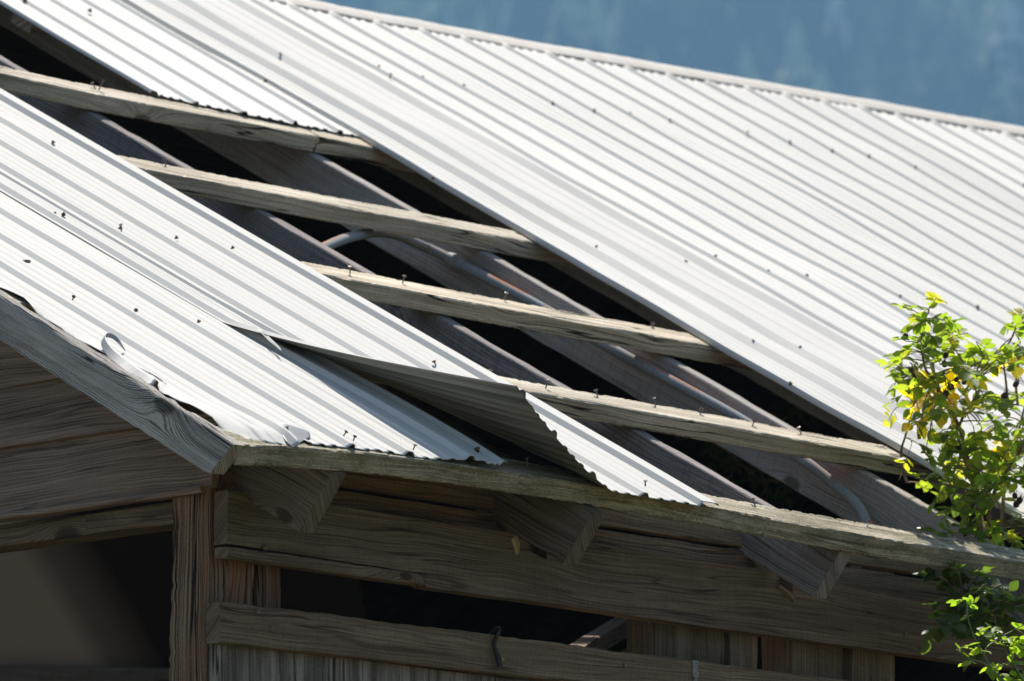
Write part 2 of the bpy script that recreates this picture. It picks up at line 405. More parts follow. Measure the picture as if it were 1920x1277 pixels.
def tube(name, pts, r, mat, parent=None, sides=10, label=None, radii=None, close=True, sub=6):
    pts = [Vector(p) for p in pts]
    # Catmull-Rom
    Q, RR = [], []
    for i in range(len(pts) - 1):
        p0 = pts[max(0, i - 1)]; p1 = pts[i]; p2 = pts[i + 1]; p3 = pts[min(len(pts) - 1, i + 2)]
        for k in range(sub):
            t = k / sub
            Q.append(0.5 * ((2 * p1) + (p2 - p0) * t + (2 * p0 - 5 * p1 + 4 * p2 - p3) * t * t + (3 * p1 - p0 - 3 * p2 + p3) * t ** 3))
            RR.append(r if radii is None else radii[i] + (radii[i + 1] - radii[i]) * t)
    Q.append(pts[-1]); RR.append(r if radii is None else radii[-1])
    V, F, U = tube_geo(Q, RR, sides)
    me = mesh_from(name, V, F, U)
    return link_mesh(name, me, mat, parent, label, smooth=True, angle=50)
def tube_geo(Q, RR, sides, off=0):
    V, F, U = [], [], []
    up = Vector((0.13, 0.21, 0.97)); s = 0.0
    ss = []
    for i, q in enumerate(Q):
        d = (Q[min(len(Q) - 1, i + 1)] - Q[max(0, i - 1)])
        if d.length < 1e-9: d = Vector((0, 0, 1))
        d.normalize()
        x = d.cross(up)
        if x.length < 1e-4: x = d.cross(Vector((1, 0, 0)))
        x.normalize(); y = x.cross(d)
        if i: s += (q - Q[i - 1]).length
        ss.append(s)
        for k in range(sides):
            a = 2 * math.pi * k / sides
            V.append(q + (x * math.cos(a) + y * math.sin(a)) * RR[i])
    for i in range(len(Q) - 1):
        for k in range(sides):
            k2 = (k + 1) % sides
            F.append((off + i * sides + k, off + i * sides + k2, off + (i + 1) * sides + k2, off + (i + 1) * sides + k))
            a, b = k / sides, (k + 1) / sides
            U.append(((ss[i], a), (ss[i], b), (ss[i + 1], b), (ss[i + 1], a)))
    F.append(tuple(off + k for k in reversed(range(sides)))); U.append([(0, 0)] * sides)
    F.append(tuple(off + (len(Q) - 1) * sides + k for k in range(sides))); U.append([(0, 0)] * sides)
    return V, F, U

def lathe_mesh(name, prof, sides=10, bend=None):
    V, F = [], []
    for (r, z) in prof:
        for k in range(sides):
            a = 2 * math.pi * k / sides
            p = Vector((r * math.cos(a), r * math.sin(a), z))
            if bend: p.x += bend * z * z
            V.append(p)
    for i in range(len(prof) - 1):
        for k in range(sides):
            k2 = (k + 1) % sides
            F.append((i * sides + k, i * sides + k2, (i + 1) * sides + k2, (i + 1) * sides + k))
    F.append(tuple(reversed(range(sides)))); F.append(tuple((len(prof) - 1) * sides + k for k in range(sides)))
    return mesh_from(name, V, F)
def place(name, me, mat, loc, rot, parent, scale=1.0):
    if not me.materials: me.materials.append(mat)
    o = bpy.data.objects.new(name, me); col.objects.link(o)
    o.location = loc; o.rotation_euler = rot; o.scale = (scale,) * 3
    adopt(o, parent); return o

# ------------------------------------------------------------------ setting: ground, hill, forest
def ground():
    s = N('meadow_grass')
    tc = s.new('ShaderNodeTexCoord').outputs['Object']
    a = s.noise(tc, 0.15, 6.0, 0.65); b = s.noise(tc, 9.0, 5.0, 0.7)
    c = s.mix(a, (0.10, 0.088, 0.04), (0.145, 0.115, 0.06)); c = s.mix(s.math('MULTIPLY', b, 0.5), c, (0.05, 0.065, 0.02))
    s.bsdf(c, 0.95, 0, s.bump(b, 0.6, 0.05), 0.1)
    nx = 60; V, F = [], []
    for i in range(nx + 1):
        for j in range(nx + 1):
            x = -1400 + 3200 * i / nx; y = -1400 + 3200 * j / nx
            d = math.hypot(x, y)
            V.append((x, y, -3.35 + (0 if d < 40 else min(1.0, (d - 40) / 300) * 2.5 * n3(x * .006, y * .006))))
        # one sheet to the far side of the valley
    for i in range(nx):
        for j in range(nx): F.append((i * (nx + 1) + j, (i + 1) * (nx + 1) + j, (i + 1) * (nx + 1) + j + 1, i * (nx + 1) + j + 1))
    o = link_mesh('ground', mesh_from('ground', V, F), s.m); tag(o, kind='structure')
ground()

AZ = R(42.446)
def hill_z(r, a):
    t = max(0.0, (r - 900) / 1000)
    return -3.5 + 430 * t ** 1.15 + 25 * n3(r * 0.004, a * 9.0, 2.0) * min(1, t * 3)
def hill():
    s = N('forest_floor')
    tc = s.new('ShaderNodeTexCoord').outputs['Object']
    s.bsdf(s.mix(s.noise(tc, 0.02, 5.0), (0.03, 0.045, 0.022), (0.055, 0.065, 0.03)), 0.95, 0, None, 0.1)
    V, F = [], []; na, nr = 60, 50
    for i in range(na + 1):
        a = R(-30 + 60 * i / na)
        for j in range(nr + 1):
            r = 850 + 1140 * j / nr
            V.append((r * math.cos(AZ + a), r * math.sin(AZ + a), hill_z(r, a)))
    for i in range(na):
        for j in range(nr): F.append((i * (nr + 1) + j, i * (nr + 1) + j + 1, (i + 1) * (nr + 1) + j + 1, (i + 1) * (nr + 1) + j))
    me = mesh_from('hillside', V, F)
    o = link_mesh('hillside', me, s.m, smooth=True); tag(o, kind='structure')
hill()
def forest():
    s = N('conifer_needles')
    at = s.new('ShaderNodeAttribute', attribute_name='tint')
    s.bsdf(at.outputs['Color'], 0.9, 0, None, 0.1)
    V, F, T = [], [], []
    fr = random.Random(3)
    for _ in range(3000):
        a = R(fr.uniform(-7.5, 7.5)); r = fr.uniform(1450, 1960)
        cl = n3(r * 0.012, a * 34.0, 4.0)
        h = fr.uniform(13, 30) * (1 + 0.35 * cl); rad = h * fr.uniform(0.24, 0.36)
        x, y, z = r * math.cos(AZ + a), r * math.sin(AZ + a), hill_z(r, a)
        k = 0.42 + 1.25 * n3(r * 0.009, a * 36.0, 9.0) + 0.7 * n3(r * 0.02, a * 110.0, 3.0) + fr.uniform(-.2, .2)
        k = max(0, min(1, k))
        cc = (0.006 + 0.26 * k * k, 0.010 + 0.31 * k * k, 0.010 + 0.13 * k * k)
        if fr.random() < 0.07: cc = (0.45, 0.42, 0.36)
        elif fr.random() < 0.16: cc = (0.34, 0.38, 0.17) 
        for lv in range(4):
            z0 = z + h * (0.08 + 0.2 * lv); z1 = z0 + h * (0.38 if lv < 3 else 0.32); rr = rad * (1 - 0.22 * lv)
            b = len(V); ns = 7
            for q in range(ns):
                an = 2 * math.pi * q / ns + lv
                r2 = rr * fr.uniform(0.7, 1.2)
                V.append((x + r2 * math.cos(an), y + r2 * math.sin(an), z0 + fr.uniform(-1, 1) * h * 0.03)); T.append(cc)
            V.append((x, y, z1)); T.append(cc)
            for q in range(ns): F.append((b + q, b + (q + 1) % ns, b + ns))
    o = link_mesh('forest', mesh_from('forest', V, F, None, T), s.m); tag(o, 'blue-green conifer forest covering the far hillside behind the roof', 'forest', kind='stuff')
forest()
def haze():
    me = bpy.data.meshes.new('haze')
    bm = bmesh.new(); bmesh.ops.create_cube(bm, size=1.0); bm.to_mesh(me); bm.free()
    m = bpy.data.materials.new('haze'); m.use_nodes = True; t = m.node_tree; t.nodes.clear()
    o_ = t.nodes.new('ShaderNodeOutputMaterial'); p = t.nodes.new('ShaderNodeVolumePrincipled')
    p.inputs['Color'].default_value = HAZE_COL; p.inputs['Density'].default_value = HAZE_D; p.inputs['Anisotropy'].default_value = 0.0
    t.links.new(p.outputs[0], o_.inputs['Volume'])
    me.materials.append(m)
    o = bpy.data.objects.new('haze', me); col.objects.link(o)
    z0, z1 = -9.0, 500.0
    o.location = (300, 300, (z0 + z1) / 2); o.scale = (4000, 4000, z1 - z0)
    tag(o, kind='stuff')
HAZE_COL = (0.34, 0.66, 1.0, 1); HAZE_D = 0.00037
haze()

# ------------------------------------------------------------------ the barn
barn = empty('barn', (0.27, 0.32, -3.35), 'old timber barn with white metal roof, sheets missing over bare purlins', 'barn')
YW = 0.32        # outer face of the long wall's posts
XG = 0.27        # outer face of the gable siding

# rafters
def rafter(u_lo, u_hi, lab=None, mat=None, v1=3.70, w=0.108, tail=True, mesh_v0=None, wob=0.0009):
    top = -0.0405
    v0 = 0.075
    pts = []
    for k in range(12):
        v = v0 + (v1 - v0) * k / 11
        u = u_lo + (u_hi - u_lo) * min(1, v / 2.4) + 0.019
        pts.append(roof(u, v, top - w / 2))
    return board('rafter', pts, DIR_W, DIR_U, w, 0.038, mat or W_rafter, barn, seg=0.04, wob=wob, chip=0.003, label=lab,
                 cut0=lambda a, b: 0.012 * (a / 0.07) * -1 + 0.006 * n3(a * 30, b * 5, u_lo))
RAFT = [(0.335, 0.315), (1.03, 1.005), (1.745, 1.685), (2.42, 2.40), (3.10, 3.10), (3.80, 3.80), (4.5, 4.5), (5.2, 5.2), (5.9, 5.9), (6.6, 6.6), (7.3, 7.3), (8.0, 8.0)]
for k, (a, b) in enumerate(RAFT):
    rafter(a, b, mat=W_rafter if k >= 3 else (W_rafter_dark if k == 2 else W_tail), w=(0.128, 0.116)[k] if k < 2 else 0.108)
# rafters of the far slope, and its sheets, close the inside
RY = RIDGE_V * CP * 2
def back(u, v, w=0.0): return Vector((u, RY - (v * CP - w * SP), v * SP + w * CP))
DBW = Vector((0, SP, CP))
for k in range(1, 12):
    u = 0.3 + 0.7 * k
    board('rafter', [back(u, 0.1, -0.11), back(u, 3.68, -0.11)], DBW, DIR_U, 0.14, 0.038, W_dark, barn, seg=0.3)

# purlins: lie on the rafters, top face at w = 0
PT = 0.038
def purlin(segs, vf, width=0.074, mat=None, wob=0.0009, chip=0.0032, label=None, name='purlin', cut0=None, cut1=None, dw=0.0, thick=PT):
    pts = []
    for k in range(len(segs) - 1):
        n = max(1, int((segs[k + 1] - segs[k]) / 0.12))
        for q in range(n): 
            x = q / n; pts.append(roof(segs[k] + (segs[k + 1] - segs[k]) * x, vf[k] + (vf[k + 1] - vf[k]) * x + width / 2, -thick / 2 + dw))
    pts.append(roof(segs[-1], vf[-1] + width / 2, -thick / 2 + dw))
    return board(name, pts, DIR_V, DIR_W, width, thick, mat or W_purlin, barn, seg=0.007 if segs[0] < 4 else 0.03, wob=wob, chip=chip, label=label, cut0=cut0, cut1=cut1)
P4 = purlin((0.036, 1.38, 1.85, 2.44, 3.6, 4.7), (0.66, 0.660, 0.650, 0.640, 0.645, 0.65))
P4b = purlin((4.704, 9.2), (0.65, 0.65))
P3 = purlin((0.036, 1.41, 1.92, 2.45, 3.6, 5.3), (1.245, 1.247, 1.240, 1.246, 1.25, 1.25))
P3b = purlin((5.304, 9.2), (1.25, 1.25))
P2 = purlin((0.036, 1.31, 1.94, 2.54, 4.7), (1.825, 1.821, 1.828, 1.842, 1.84))
P2b = purlin((4.704, 9.2), (1.84, 1.84))
P1 = purlin((0.036, 1.42, 1.67, 2.404), (2.42, 2.402, 2.385, 2.420))
P1b = purlin((2.408, 3.2, 5.3), (2.421, 2.42, 2.42), cut0=lambda a, b: 0.002)
P1c = purlin((5.304, 9.2), (2.42, 2.42))
for a, b in ((0.036, 1.2), (2.02, 4.7), (4.704, 9.2)):
    purlin((a, b), (3.0, 3.0))
for a, b in ((0.036, 1.2), (2.02, 4.7), (4.704, 9.2)):
    purlin((a, b), (3.55, 3.55))
EAVE = purlin((0.036, 0.15, 0.42, 0.69, 1.10, 1.40, 1.82, 2.26, 3.2, 4.7), (0.006, 0.035, 0.078, 0.094, 0.098, 0.075, 0.052, 0.042, 0.04, 0.04), width=0.085, mat=W_eave,
              wob=0.0012, chip=0.0045, label='mossy eave purlin under the torn sheet ends', thick=0.040)
EAVEb = purlin((4.704, 9.2), (0.04, 0.04), width=0.085, mat=W_eave)

# nails standing proud of the purlins
ME_nail = [lathe_mesh('nail', [(0.0013, -0.006), (0.0013, 0.0135), (0.0041, 0.0138), (0.0043, 0.0150), (0.0030, 0.0156)], 10, b) for b in (0.0, 8.0, -14.0)]
def nail(u, v, par, tilt=None, sc_=1.0, w=0.0):
    t = tilt if tilt is not None else (rnd.uniform(-0.35, 0.35), rnd.uniform(-0.35, 0.35))
    return place('nail', rnd.choice(ME_nail), M_nail, roof(u, v, w), (P + t[0], t[1], rnd.random() * 6), par, sc_)
for par, L in ((P1, ((1.727, 2.431),)), (P2, ((1.459, 1.876),)), (P3, ((1.473, 1.285), (1.63, 1.29), (1.955, 1.312), (2.411, 1.30))),
               (P4, ((1.491, 0.700), (1.644, 0.699), (1.821, 0.705), (1.951, 0.70), (2.094, 0.681), (2.251, 0.684))),
               (EAVE, ((0.905, 0.145), (1.535, 0.128), (1.849, 0.113), (1.995, 0.103), (2.144, 0.108)))):
    for (u, v) in L: nail(u, v, par, sc_=1.12)
place('nail', lathe_mesh('nail', [(0.0014, -0.006), (0.0014, 0.02), (0.0042, 0.0203), (0.0042, 0.0215)], 10, -6.0), M_nail, roof(1.735, 2.430, 0.0), (P, 0.1, 0.3), P1, 1.1)
tube('nail', [roof(1.722, 2.42, 0.0), roof(1.722, 2.405, -0.004), roof(1.73, 2.40, -0.014), roof(1.75, 2.402, -0.012)], 0.0017, M_nail, P1, 8)

# ------------------------------------------------------------------ roof sheets
SKEW = 0.043
def skew(u0, v): return u0 - SKEW * v
def fold(x, a, b): return max(0.0, min(1.0, (x - a) / (b - a)))
def smooth(x): x = max(0, min(1, x)); return x * x * (3 - 2 * x)
# near sheet along the gable edge
LEFT0 = 0.062
prof1 = profile([0.217, 0.385, 0.545, 0.70], LEFT0, 0.775, edge_r=0.009, scale=0.84, wide=0.0012)
prof1 = [(LEFT0 + x, 0.0) for x in (0.0, 0.012, 0.024)] + [p for p in prof1 if p[0] > LEFT0 + 0.034]
def a1_v0(u):
    e = 0.094 + 0.0 * u
    if u < 0.26: e = 0.135 - 0.09 * smooth((0.26 - u) / 0.05) * 1.0 - 0.03 * smooth((0.10 - u) / 0.05)
    elif u < 0.45: e = 0.070 + 0.02 * fold(u, 0.26, 0.45)
    if u > 0.70: e = 0.094 - 0.012 * smooth((u - 0.70) / 0.05)
    return e
def a1_w(u, v):
    w = 0.0
    # the right-hand edge has sprung up once its nails were gone
    k = smooth((0.95 - v) / 0.7)
    w += 0.016 * k * smooth((u - 0.585) / 0.15) * (1 - 0.35 * smooth((0.2 - v) / 0.2))
    # torn corner folded down over the end of the eave purlin
    if u < 0.27:
        k2 = smooth((0.27 - u) / 0.05)
        w -= k2 * 0.16 * max(0.0, 0.085 - v) + k2 * 2.0 * max(0.0, 0.05 - v) ** 2
        w += k2 * 0.004 * smooth((0.12 - abs(v - 0.13)) / 0.1)
        w += 0.0022 * k2 * abs(math.sin(u * 48 + v * 14)) * smooth((0.22 - v) / 0.12)
    # ragged gable edge
    e = smooth((LEFT0 + 0.05 - u) / 0.05)
    w += e * (0.012 * max(0, n3(v * 11, 2.2, 0.4)) - 0.010 * max(0, n3(v * 17, 5.2, 1.4)))
    return w
def a1_u(u, v):
    e = smooth((LEFT0 + 0.06 - u) / 0.06)
    uu = skew(u, v)
    edge = 0.016 * n3(v * 9, 0.3, 7.7) + 0.008 * n3(v * 31, 0.3, 2.7) + 0.005 * n3(v * 70, .9, 1.1)
    edge += 0.030 * smooth((0.05 - abs(v - 0.32)) / 0.04) - 0.012 * smooth((0.04 - abs(v - 0.60)) / 0.04)
    # the gable edge itself runs straight up the barge board
    return uu + e * (edge + SKEW * v * 1.0 - 0.008)
A1 = sheet('roof_sheet', prof1, a1_v0, 3.76, 150, barn, uf=a1_u, wf=a1_w, jag=0.006, seed=1.0, base=0.0015, free=True, label='gable edge sheet with ragged torn margin')
# next sheet, its lower left corner peeled up
prof2 = profile([0.70, 0.835, 0.99, 1.15, 1.318], 0.672, 1.378, edge_r=None, scale=0.84, wide=0.0012)
prof2 = [p for p in prof2 if p[0] <= 1.3060] + [(1.318 - 0.006, 0.0100), (1.352, 0.0105), (1.358, 0.006)]
# finer sampling over the bend
def refine(prof, a, b, step):
    out = []
    for p, q in zip(prof, prof[1:]):
        out.append(p)
        if a < p[0] < b and q[0] - p[0] > step * 1.5:
            n = int((q[0] - p[0]) / step)
            for k in range(1, n): out.append((p[0] + (q[0] - p[0]) * k / n, p[1] + (q[1] - p[1]) * k / n))
    out.append(prof[-1]); return out
prof2 = refine(prof2, 0.66, 1.10, 0.008)
VT = 0.755
def a2_map(u, v):
    """peel: (du, dw) of the raised corner"""
    t = max(0.0, (VT - v) / (VT - 0.06))
    if t <= 0: return 0.0, 0.0
    uh = 0.70 + 0.365 * t ** 0.55
    if u >= uh: return 0.0, 0.0
    Lh = 0.170 * t ** 1.05 * (0.88 + 0.12 * t)
    span = max(0.02, uh - 0.672)
    x = (uh - u) / span
    w = Lh * x ** 1.18
    du = (uh - u) - math.sqrt(max(0.0, (uh - u) ** 2 - w * w * 0.92))
    return du, w
def a2_u(u, v): return skew(u, v) + a2_map(u, v)[0]
def a2_w(u, v): return a2_map(u, v)[1]
def a2_v0(u): return 0.062 + 0.012 * fold(1.1, u, 1.3) * 0
RJ = 175
def hole(ua, ub, j): return (j == 14 and 0.740 < ua < 0.7475) or (j == 13 and 0.838 < ua < 0.8445)
A2 = sheet('roof_sheet', prof2, a2_v0, 3.76, RJ, barn, uf=a2_u, wf=a2_w, jag=0.005, seed=2.0, base=0.0036, free=True, 
           label='sheet with its lower corner peeled up, dull underside showing')
# sheets left above the gap
prof3 = profile([2.075, 2.22, 2.385, 2.53], 1.945, 2.68, scale=0.72, wide=-0.002)
prof3 = [(1.940, 0.0), (1.946, 0.007), (1.955, 0.007), (1.962, 0.0)] + [p for p in prof3 if p[0] > 1.964]
def b_v0(u): return 2.478 + 0.014 * n3(u * 14, 3.0) - 0.012 * math.sin((u - 1.94) * 5)
B1 = sheet('roof_sheet', prof3, b_v0, 3.76, 90, barn, uf=lambda u, v: u + 0.03 * (v - 2.5) - 0.012, wf=lambda u, v: 0.0035 * smooth((2.8 - v) / .3) * (0.4 + n3(u * 8, 3.3)), jag=0.012, seed=3.0, base=0.0012, label='short sheet ending in a ragged tear above the gap')
# main field to the right
def c_edge(v):
    return 2.552 - 0.012 * smooth((v - 0.6) / 0.6) + 0.042 * smooth((v - 1.25) / 1.25) - 0.016 * smooth((v - 2.5) / 0.9) + 0.005 * n3(v * 2.2, 4.0) + 0.002 * n3(v * 7, 9.0)
profc = profile([2.71, 2.885, 3.135], 2.565, 3.18, scale=1.0)
def broad(p):
    for r in (2.71, 2.885, 3.135):
        if abs(p[0] - (r - 0.0125)) < 1e-4: return (r - 0.022, 0.0)
        if abs(p[0] - (r - 0.0040)) < 1e-4: return (r - 0.004, 0.0135)
        if abs(p[0] - (r + 0.0055)) < 1e-4: return (r + 0.008, 0.0135)
        if abs(p[0] - (r + 0.0125)) < 1e-4: return (r + 0.022, 0.0)
    return p
profc = sorted(set(broad(p) for p in profc))
profc = [(2.545, -0.003), (2.551, 0.0085), (2.562, 0.0085), (2.572, 0.0)] + [p for p in profc if p[0] > 2.575]
def c1_w(u, v):
    k = smooth((u - 2.93) / 0.16)
    e = smooth((2.72 - u) / 0.17)
    return 0.010 * k + e * 0.004 * n3(v * 2.6, 1.7) + 0.003 * n3(v * 4, u * 5, 3)
C1 = sheet('roof_sheet', profc, lambda u: 0.055, 3.755, 130, barn, uf=lambda u, v: u + (c_edge(v) - 2.545) * smooth((2.9 - u) / 0.36), wf=c1_w,
           base=0.0040, seed=4.0, wave=0.003, label='sheet bordering the gap with smeared grey ribs')
nC = 9
for k in range(nC):
    s0 = 3.145 + 0.612 * k
    ribs = [s0 + 0.153 * q + rnd.uniform(-.003, .003) for q in range(1, 5)]
    pr = profile(ribs, s0 - 0.02, s0 + 0.153 * 4 + 0.02, scale=0.66 if k else 0.8, wide=-0.0026 if k else -0.001)
    jit = rnd.uniform(-0.004, 0.004)
    sk = rnd.uniform(-0.003, 0.003)
    sheet('roof_sheet', pr, lambda u, k=k: 0.055 + 0.006 * n3(k * 3.3, 2.0), 3.735, 80, barn, uf=lambda u, v, sk=sk, jit=jit, k=k: u + jit + sk * v + 0.0045 * n3(v * 1.6, k * 2.0 + u * 0.8),
          wf=lambda u, v, k=k: (0.15 + 0.85 * smooth((3.68 - v) / 0.5)) * (0.005 * n3(u * 1.4, v * 2.4, 40 + k) + 0.003 * n3(u * 6.0, v * 3.4, 60) + 0.0055 * smooth((u - (3.145 + 0.612 * k) - 0.48) / 0.13) * (0.6 + max(0, n3(v * 1.3, k * 5.0, 7.0)) * 2)),
          base=0.003 + 0.0012 * (k % 2), seed=5.0 + k, wave=0.0022)
# far slope
pb = profile([0.3 + 0.3 * k for k in range(30)], 0.04, 9.3, minors=0)
V, F = [], []
for j in range(13):
    for (u, h) in pb: V.append(back(u, 3.74 * j / 12, 0.003 + h + lift(u, 3.74 * j / 12)))
for j in range(12):
    for i in range(len(pb) - 1): F.append((j * len(pb) + i, j * len(pb) + i + 1, (j + 1) * len(pb) + i + 1, (j + 1) * len(pb) + i))
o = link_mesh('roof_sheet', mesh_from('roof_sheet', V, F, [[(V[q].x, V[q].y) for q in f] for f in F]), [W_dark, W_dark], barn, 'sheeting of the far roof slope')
so = o.modifiers.new('gauge', 'SOLIDIFY'); so.thickness = 0.0015; so.offset = 1; so.material_offset = 0
# ridge cap
def ridge_cap():
    V, F, U = [], [], []
    prof = [(3.706, 0.0072, 0), (3.704, 0.0092, 0), (3.706, 0.0128, 0), (3.738, 0.0180, 0), (3.762, 0.0185, 0), (3.762, 0.0185, 1), (3.73, 0.018, 1), (3.66, 0.012, 1)]
    n = 330
    for j in range(n + 1):
        u = 0.03 + 9.2 * j / n
        crease = 0.005 * n3(u * 2.2, 1.0) + 0.0025 * n3(u * 9, 4.0) + 0.0012 * n3(u * 30, 4.0)
        for (v, w, side) in prof:
            k = 0.4 if v < 3.72 else 0.8
            vv = v + 0.003 * n3(u * 6, 8) + (0.004 * n3(u * 16, 3) if v < 3.72 else 0)
            ww = w + crease * k
            V.append(roof(u, vv, ww) if side == 0 else back(u, vv, ww + lift(u, vv)))
    m = len(prof)
    for j in range(n):
        for i in range(m - 1):
            F.append((j * m + i, (j + 1) * m + i, (j + 1) * m + i + 1, j * m + i + 1)); U.append([(V[q].x, prof[q % m][0]) for q in F[-1]])
    o = link_mesh('ridge_cap', mesh_from('ridge_cap', V, F, U), [M_cap, M_under], barn, smooth=True, angle=40)
    so = o.modifiers.new('gauge', 'SOLIDIFY'); so.thickness = 0.001; so.offset = 0; so.material_offset = 0
ridge_cap()

# screws and nails through the sheets
ME_screw = [lathe_mesh('screw', [(0.0048, -0.001), (0.0050, 0.0012), (0.0028, 0.0018), (0.0026, 0.0050), (0.0008, 0.0056)], 8),
            lathe_mesh('screw', [(0.0016, -0.004), (0.0016, 0.0065), (0.0045, 0.0068), (0.0045, 0.0082), (0.002, 0.0088)], 8, 20.0)]
def screw(u, v, par, sc_=1.0, w=0.0098, kind=None):
    me = ME_screw[kind if kind is not None else (0 if rnd.random() < 0.5 else 1)]
    return place('screw', me, M_rust, roof(u, v, w), (P + rnd.uniform(-.25, .25), rnd.uniform(-.3, .3), rnd.random() * 6), par, sc_)
for (u, v, k) in ((0.219, 0.715, 1), (0.536, 0.707, 0), (0.374, 0.709, 0), (0.24, 0.131, 0), (0.235, 0.106, 1), (0.406, 0.135, 1), (0.412, 0.115, 1), (0.571, 0.119, 1)):
    screw(u, v, A1, 0.85, kind=k)
screw(0.743, 0.13, A1, 1.2, w=0.022, kind=0)
for (u, v, k) in ((1.115, 1.852, 0), (0.652, 1.291, 0), (0.682, 1.299, 0), (0.813, 1.274, 0), (0.823, 1.282, 1), (0.973, 1.281, 0), (1.132, 1.284, 0), (1.17, 0.698, 1), (1.333, 0.711, 0), (1.345, 0.716, 0), (1.208, 0.125, 1), (1.361, 0.13, 1)):
    screw(u, v, A2, 0.9, w=0.0095, kind=k)
for (u, v) in ((3.132, 3.127), (3.269, 3.117), (2.877, 3.089), (2.562, 2.794), (2.547, 2.182), (2.735, 2.2), (2.752, 1.839), (3.07, 1.865), (2.545, 1.008), (2.70, 1.28), (2.885, 1.30), (2.72, 0.70)):
    screw(u, v, C1, 1.0, w=0.014)
cs = [o for o in bpy.data.objects if o.name.startswith('roof_sheet')][4:4 + nC]
for k, o in enumerate(cs):
    for q in range(1, 5):
        u = 3.145 + 0.612 * k + 0.153 * q
        for v in (0.69, 1.95, 3.2):
            if rnd.random() < 0.86: screw(u + rnd.uniform(-.004, .004), v + rnd.uniform(-.02, .03), o, 0.85, w=0.0125)
for u, v in ((2.073, 3.11), (2.3, 3.14)): screw(u, v, B1, 1.2, w=0.01)

# ------------------------------------------------------------------ barge board and torn edge trim
X0 = Vector((1, 0, 0))
BW = 0.071
def bpt(v): return roof(0.017, v, 0.004 - BW / 2)
board('barge_board', [bpt(0.012), bpt(0.5), bpt(1.2), bpt(2.4), bpt(3.75)], DIR_W, X0, BW, 0.034, W_barge, barn, seg=0.02, wob=0.0022, chip=0.006,
      cut0=lambda a, b: -0.014 * a / 0.035 - 0.006, label='weathered grey board with dark knots along the gable edge', seed=11.37)
def ribbon(name, lower, upper, mat, parent, label=None):
    V, F, U = [], [], []
    n = len(lower)
    for a, b in zip(lower, upper):
        for k in range(4): V.append(Vector(a).lerp(Vector(b), k / 3))
    for i in range(n - 1):
        for k in range(3):
            F.append((i * 4 + k, (i + 1) * 4 + k, (i + 1) * 4 + k + 1, i * 4 + k + 1)); U.append([(V[q].y + V[q].z, V[q].x) for q in F[-1]])
    o = link_mesh(name, mesh_from(name, V, F, U), [mat, mat], parent, label, smooth=True, angle=50)
    s = o.modifiers.new('smooth', 'SUBSURF'); s.levels = 2; s.render_levels = 2
    so = o.modifiers.new('gauge', 'SOLIDIFY'); so.thickness = 0.0009; so.offset = 0
    return o
lo = [roof(0.110, 0.440, 0.012), roof(0.098, 0.458, 0.022), roof(0.076, 0.460, 0.022), roof(0.056, 0.445, 0.012), roof(0.045, 0.405, 0.001), roof(0.040, 0.36, -0.002), roof(0.040, 0.31, -0.002), roof(0.043, 0.268, 0.0)]
up = [roof(0.120, 0.438, 0.006), roof(0.110, 0.460, 0.026), roof(0.084, 0.465, 0.031), roof(0.064, 0.449, 0.024), roof(0.058, 0.412, 0.014), roof(0.062, 0.366, 0.013), roof(0.054, 0.325, 0.010), roof(0.060, 0.280, 0.012)]
ribbon('edge_trim', lo, up, M_lip, barn, 'torn strip of edge trim curled back on itself')
lo = [roof(0.185, 0.048, 0.004), roof(0.196, 0.040, -0.004), roof(0.235, 0.068, 0.001), roof(0.292, 0.102, 0.006)]
up = [roof(0.225, 0.135, 0.010), roof(0.240, 0.128, 0.016), roof(0.262, 0.122, 0.014), roof(0.298, 0.118, 0.010)]
ribbon('torn_tab', lo, up, M_lip, barn, 'bent tab of sheet hanging over the eave')

lo = [roof(0.650, 0.672, 0.022), roof(0.640, 0.655, 0.026), roof(0.646, 0.640, 0.021), roof(0.632, 0.615, 0.022), roof(0.634, 0.595, 0.020), roof(0.626, 0.570, 0.020)]
up = [roof(0.654, 0.672, 0.024), roof(0.648, 0.657, 0.030), roof(0.651, 0.642, 0.026), roof(0.638, 0.617, 0.026), roof(0.638, 0.596, 0.024), roof(0.627, 0.568, 0.0205)]
ribbon('torn_edge', lo, up, M_sheet, barn, 'jagged white sliver where the lifted sheet tore free')

# ------------------------------------------------------------------ gable wall
YA = Vector((0, 1, 0)); ZA = Vector((0, 0, 1))
def siding(z0, z1, xo, mat=W_side, lab=None):
    zc = (z0 + z1) / 2
    y_end = RY / 2
    # top edge of the board meets the slope above it, so each board starts further in
    ys = 0.31 + max(0.0, (z0 - 0.03)) / math.tan(P) * 0.9
    board('siding_board', [(XG + 0.012 + xo, ys, zc), (XG + 0.012 + xo, RY - ys, zc)], Vector((0.085, 0, 0.996)), Vector((0.996, 0, -0.085)), z1 - z0 + 0.012, 0.016, mat, barn, seg=0.03, wob=0.0016, chip=0.004, label=lab)
zs = [-0.010, 0.115, 0.228, 0.34, 0.455, 0.57, 0.69, 0.81, 0.93, 1.05]
for k in range(len(zs) - 1): siding(zs[k], zs[k + 1], 0.0)
board('gable_trim', [(XG + 0.004, 0.33, -0.0185), (XG + 0.004, RY - 0.33, -0.0185)], ZA, X0, 0.013, 0.03, W_side, barn, seg=0.06)
board('gable_beam', [(XG + 0.065, 0.41, -0.047), (XG + 0.065, RY - 0.4, -0.047)], ZA, X0, 0.040, 0.075, W_beam, barn, seg=0.06, wob=0.002)

